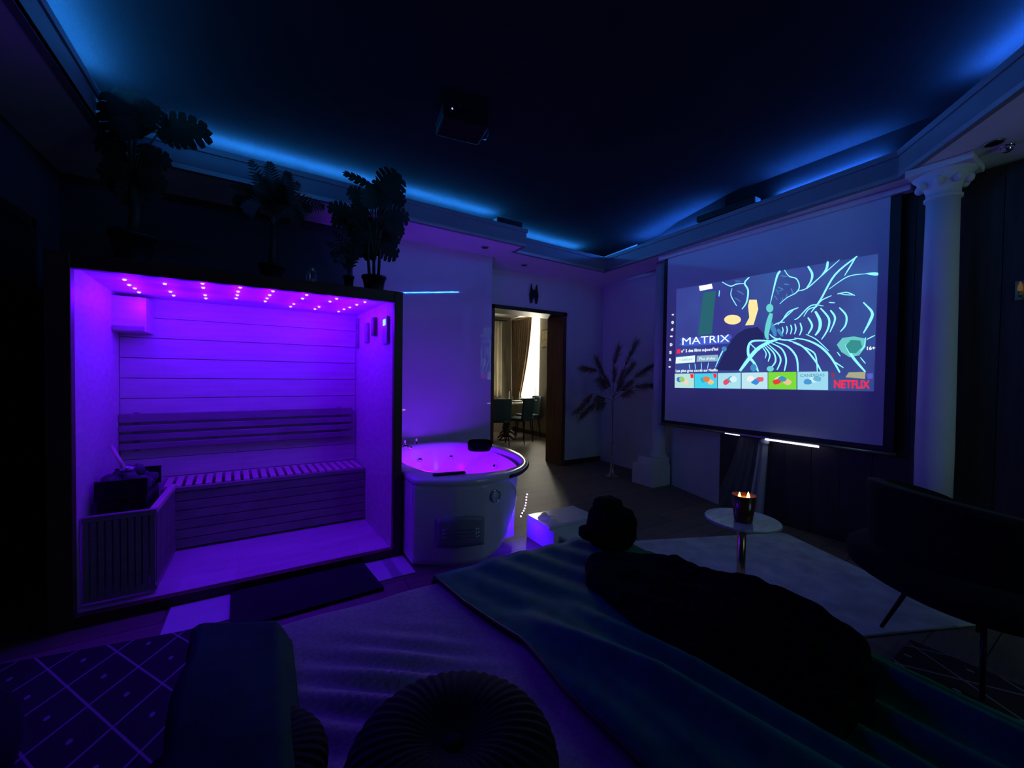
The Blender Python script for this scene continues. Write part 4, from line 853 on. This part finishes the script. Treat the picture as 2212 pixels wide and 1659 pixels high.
armchair((2.76, .40, .030), math.radians(-35), 'black velvet tub armchair on thin metal legs beside the white column', 1.0)
armchair((-.88, 1.55, .019), math.radians(20), 'black velvet tub armchair on the lattice rug by the dark door', .72)

# ------------------------------------------------------------------ dry pampas in a floor vase, wall ornament, sconce
VX, VY = 3.86, 3.74
r = empty('floor_vase', (VX, VY, 0), 'slim clear glass floor vase in the corner beside the doorway', 'vase')
MB().lathe([(.085, .0), (.09, .012), (.045, .03), (.03, .06), (.030, .42), (.038, .46), (.036, .46), (.027, .42), (.026, .06)], (VX, VY, 0), 32, cap=False).build('body', M_glass2, r, smooth=True); MB().lathe([(.001, .002), (.085, .004)], (VX, VY, 0), 32, cap=False).build('foot', M_glass2, r, smooth=True)
pg = empty('pampas_bunch', (VX, VY, .05), 'bunch of dry brown pampas grass standing in the glass floor vase', 'dried grass')
def plume(stem_px, mid_px, tip_px, Y, wd):
    b_ = Vector((VX, VY, .08)); m_ = aty(*stem_px, VY); a = aty(*mid_px, Y); t = aty(*tip_px, Y); mb = MB(); mb.tube([b_, Vector((VX, VY, .45)), m_, a], .003, 5)
    pl = mb.build('stem', M_pampas, pg); fl = MB(); n = 420
    d = (t-a); dn = d.normalized()
    for i in range(n):
        f = random.random(); c = m_.lerp(a, .35+.65*min(1, f*1.6)) if f < .4 else a.lerp(t, (f-.4)/.6); q = Vector((random.gauss(0, 1), random.gauss(0, .6), random.gauss(0, 1))).normalized(); e = c+dn*.11+q*wd*random.uniform(.3, 1)+Vector((0, 0, -.02)); w_ = dn.cross(q).normalized()*.0042
        fl.add([c-w_, c+w_, e], [(0, 1, 2)])
    o = fl.build('plume', M_pampas, pl); return o
for sp_, mp_, tp_, Y in (((1325, 860), (1350, 790), (1372, 745), 3.50), ((1325, 860), (1290, 800), (1262, 795), 3.80), ((1325, 860), (1370, 815), (1405, 792), 3.38), ((1325, 865), (1370, 835), (1412, 830), 3.36), ((1322, 865), (1280, 850), (1248, 885), 3.75), ((1322, 870), (1285, 870), (1258, 895), 3.82), ((1325, 850), (1325, 790), (1335, 755), 3.68), ((1325, 850), (1305, 815), (1290, 780), 3.75), ((1325, 860), (1345, 820), (1365, 790), 3.52)):
    plume(sp_, mp_, tp_, Y, .10)
# dark bat-shaped ornament above the doorway
bx, bz, by = 3.135, 2.425, 4.545
ol = [(-.045, .13), (-.028, .06), (0, .035), (.028, .06), (.045, .13), (.055, .06), (.072, -.02), (.062, -.09), (.05, -.135), (.03, -.13), (.022, -.07), (0, -.055), (-.022, -.07), (-.03, -.13), (-.05, -.135), (-.062, -.09), (-.072, -.02), (-.055, .06)]
r = empty('wall_ornament', (bx, by, bz-.13), 'black bat-shaped wall ornament above the doorway', 'ornament')
n = len(ol); mb = MB(); mb.add([(bx+x, by, bz+z) for x, z in ol]+[(bx+x, by-.018, bz+z) for x, z in ol], [tuple(range(n)), tuple(range(2*n-1, n-1, -1))]+[((i+1) % n, i, n+i, n+(i+1) % n) for i in range(n)]); mb.build('wings', M_black, r)
MB().blob((bx, by-.02, bz-.01), (.022, .014, .06), 16, 10).build('body', M_black, r, smooth=True)
r = empty('wall_sconce', (3.92, .46, 1.78), 'small brass wall sconce with a dim warm bulb on the dark panelling', 'wall lamp')
B('back_plate', (3.925, .435, 1.80), (3.942, .485, 1.92), M_gold, r, bevel=.004); MB().tube([(3.93, .46, 1.83), (3.89, .46, 1.82), (3.885, .46, 1.85)], .006, 8).build('arm', M_gold, r, smooth=True); MB().lathe([(.001, 0), (.012, .01), (.010, .03), (.001, .06)], (3.885, .46, 1.85), 14, cap=False).build('bulb', emis('dim_warm_bulb', (.30, .16, .05), .35), r, smooth=True)

# ------------------------------------------------------------------ dining room furniture
dt = empty('dining_table', (4.35, 7.2, 0), 'dining table with pale top and dark carved pedestal beyond the doorway', 'table')
MB().prism([(3.75, 6.72), (4.58, 6.72), (4.62, 6.78), (4.62, 7.72), (3.75, 7.72)], .72, .755).build('top', mat('pale_table_top', (.62, .60, .52), .3, noise_s=4, noise_a=.1), dt, bevel=.006)
MB().lathe([(.09, .06), (.05, .14), (.075, .25), (.045, .36), (.06, .5), (.085, .66), (.12, .72)], (4.16, 6.95, 0), 20).build('pedestal', M_oakdark, dt, smooth=True); MB().lathe([(.09, .06), (.05, .14), (.075, .25), (.045, .36), (.06, .5), (.085, .66), (.12, .72)], (4.5, 7.45, 0), 20).build('pedestal', M_oakdark, dt, smooth=True)
for cx, cy in ((4.16, 6.95), (4.5, 7.45)):
    for k in range(4):
        a = k*PI/2+.4; MB().tube([(cx, cy, .12), (cx+.12*math.cos(a), cy+.12*math.sin(a), .08), (cx+.20*math.cos(a), cy+.20*math.sin(a), .018)], .028, 8, .016).build('foot', M_oakdark, dt, smooth=True)
def dchair(x, y, rz, label):
    r = empty('dining_chair', (x, y, 0), label, 'chair', 'chairs around the dining table'); Mx_ = Matrix.Translation((x, y, 0)) @ Matrix.Rotation(rz, 4, 'Z'); m = mat('dark_teal_upholstery', (.018, .05, .06), .8, noise_s=20, noise_a=.2)
    MB().box((-.21, -.21, .43), (.21, .21, .49), Mx_).build('seat', m, r, bevel=.02)
    def bk(u, v): a = math.radians(-40+80*u); return Mx_ @ Vector((-.02-.24*math.cos(a)+.06-.05*v, .34*math.sin(a), .45+.42*v))
    MB().grid(bk, 12, 8).build('backrest', m, r, smooth=True, thick=.035)
    for sx in (-1, 1):
        for sy in (-1, 1): MB().tube([Mx_ @ Vector((sx*.15, sy*.15, .43)), Mx_ @ Vector((sx*.20, sy*.19, 0))], .013, 8, .009).build('leg', M_iron, r, smooth=True)
dchair(3.72, 6.52, math.radians(70), 'dark teal dining chair backed to the doorway, nearest the bathtub wall')
dchair(4.24, 6.56, math.radians(120), 'dark teal dining chair between table pedestal and window')
dchair(4.76, 7.02, math.radians(170), 'dark teal dining chair against the wall with the framed picture')
r = empty('book', (4.30, 7.25, .756), 'green book lying on the dining table', 'book'); B('cover', (4.18, 7.16, .757), (4.42, 7.32, .785), mat('green_cover', (.03, .30, .22), .5, noise_s=10, noise_a=.1), r, bevel=.003); B('pages', (4.19, 7.155, .761), (4.41, 7.315, .781), M_white, r)
for (x, y, lab) in ((4.50, 7.40, 'slim white candle in a low holder beside the green book'), (4.56, 7.08, 'slim white candle in a low holder at the window end of the dining table')):
    r = empty('candlestick', (x, y, .756), lab, 'candle'); MB().lathe([(.045, 0), (.04, .012), (.014, .02), (.016, .04)], (x, y, .756), 18).build('holder', M_iron, r, smooth=True); MB().lathe([(.010, .04), (.007, .20), (.001, .21)], (x, y, .756), 12).build('candle', M_white, r, smooth=True)
r = empty('serving_tray', (4.43, 6.94, .756), 'dark tray with a pale cloth on the dining table', 'tray'); B('tray', (4.30, 6.86, .756), (4.56, 7.02, .772), M_iron, r, bevel=.004); B('cloth', (4.33, 6.88, .773), (4.5, 7.0, .79), M_white, r, bevel=.006)
r = empty('picture_frame', (5.045, 6.82, 1.9), 'small pale framed picture on the dining room wall', 'picture'); B('frame', (5.025, 6.67, 1.90), (5.048, 6.96, 2.28), M_oakdark, r, bevel=.003); B('print', (5.022, 6.69, 1.92), (5.026, 6.94, 2.26), mat('ochre_print', (.45, .36, .20), .7, noise_s=9, noise_a=.3), r)
# window curtains
def fold(c0_, c1_, amp, nf, z0, z1, pull=0, py=0):
    def fn(u, v):
        z = z1+(z0-z1)*v; k = v**1.6; y_ = (c0_[1]+(c1_[1]-c0_[1])*u); y_ = y_+(py-y_)*pull*k; return Vector((c0_[0]+amp*math.sin(u*PI*2*nf)+.02*k, y_, z))
    return fn
r = empty('brown_drape', (4.97, 7.8, .05), 'brown drape swept aside at the dining room window', 'curtain'); MB().grid(fold((4.95, 7.24), (4.95, 8.05), .028, 9, .82, 2.60, .62, 7.95), 110, 40).build('cloth', M_curtdark, r, smooth=True, thick=.004)
r = empty('white_drape', (5.0, 7.4, .8), 'sunlit white sheer hanging at the dining room window', 'curtain'); MB().grid(fold((5.0, 7.08), (5.0, 7.75), .014, 10, .80, 2.60, .30, 7.55), 90, 30).build('cloth', M_sheerwin, r, smooth=True)
r = empty('cream_curtain', (4.5, 8.0, .05), 'cream curtain hanging on the far wall of the dining room', 'curtain'); MB().grid(lambda u, v: Vector((3.95+.72*u, 8.03+.03*math.sin(u*44), 2.55-1.75*v)), 100, 10).build('cloth', mat('cream_cloth', (.62, .55, .40), .8, noise_s=6, noise_a=.15, stretch=(8, 1, .6)), r, smooth=True, thick=.004)
MB().tube([(3.8, 8.03, 2.57), (4.8, 8.03, 2.57)], .012, 8).build('rod', M_oakdark, r, smooth=True)
r = empty('ceiling_lamp', (4.55, 7.0, 2.6), 'round white ceiling lamp in the dining room', 'lamp'); MB().lathe([(.30, 2.60), (.31, 2.61), (.29, 2.645)], (4.3, 7.0, 0), 36).build('shade', M_white, r, smooth=True); MB().lathe([(.05, 2.575), (.06, 2.59), (.03, 2.60)], (4.3, 7.0, 0), 20).build('finial', M_chrome, r, smooth=True)
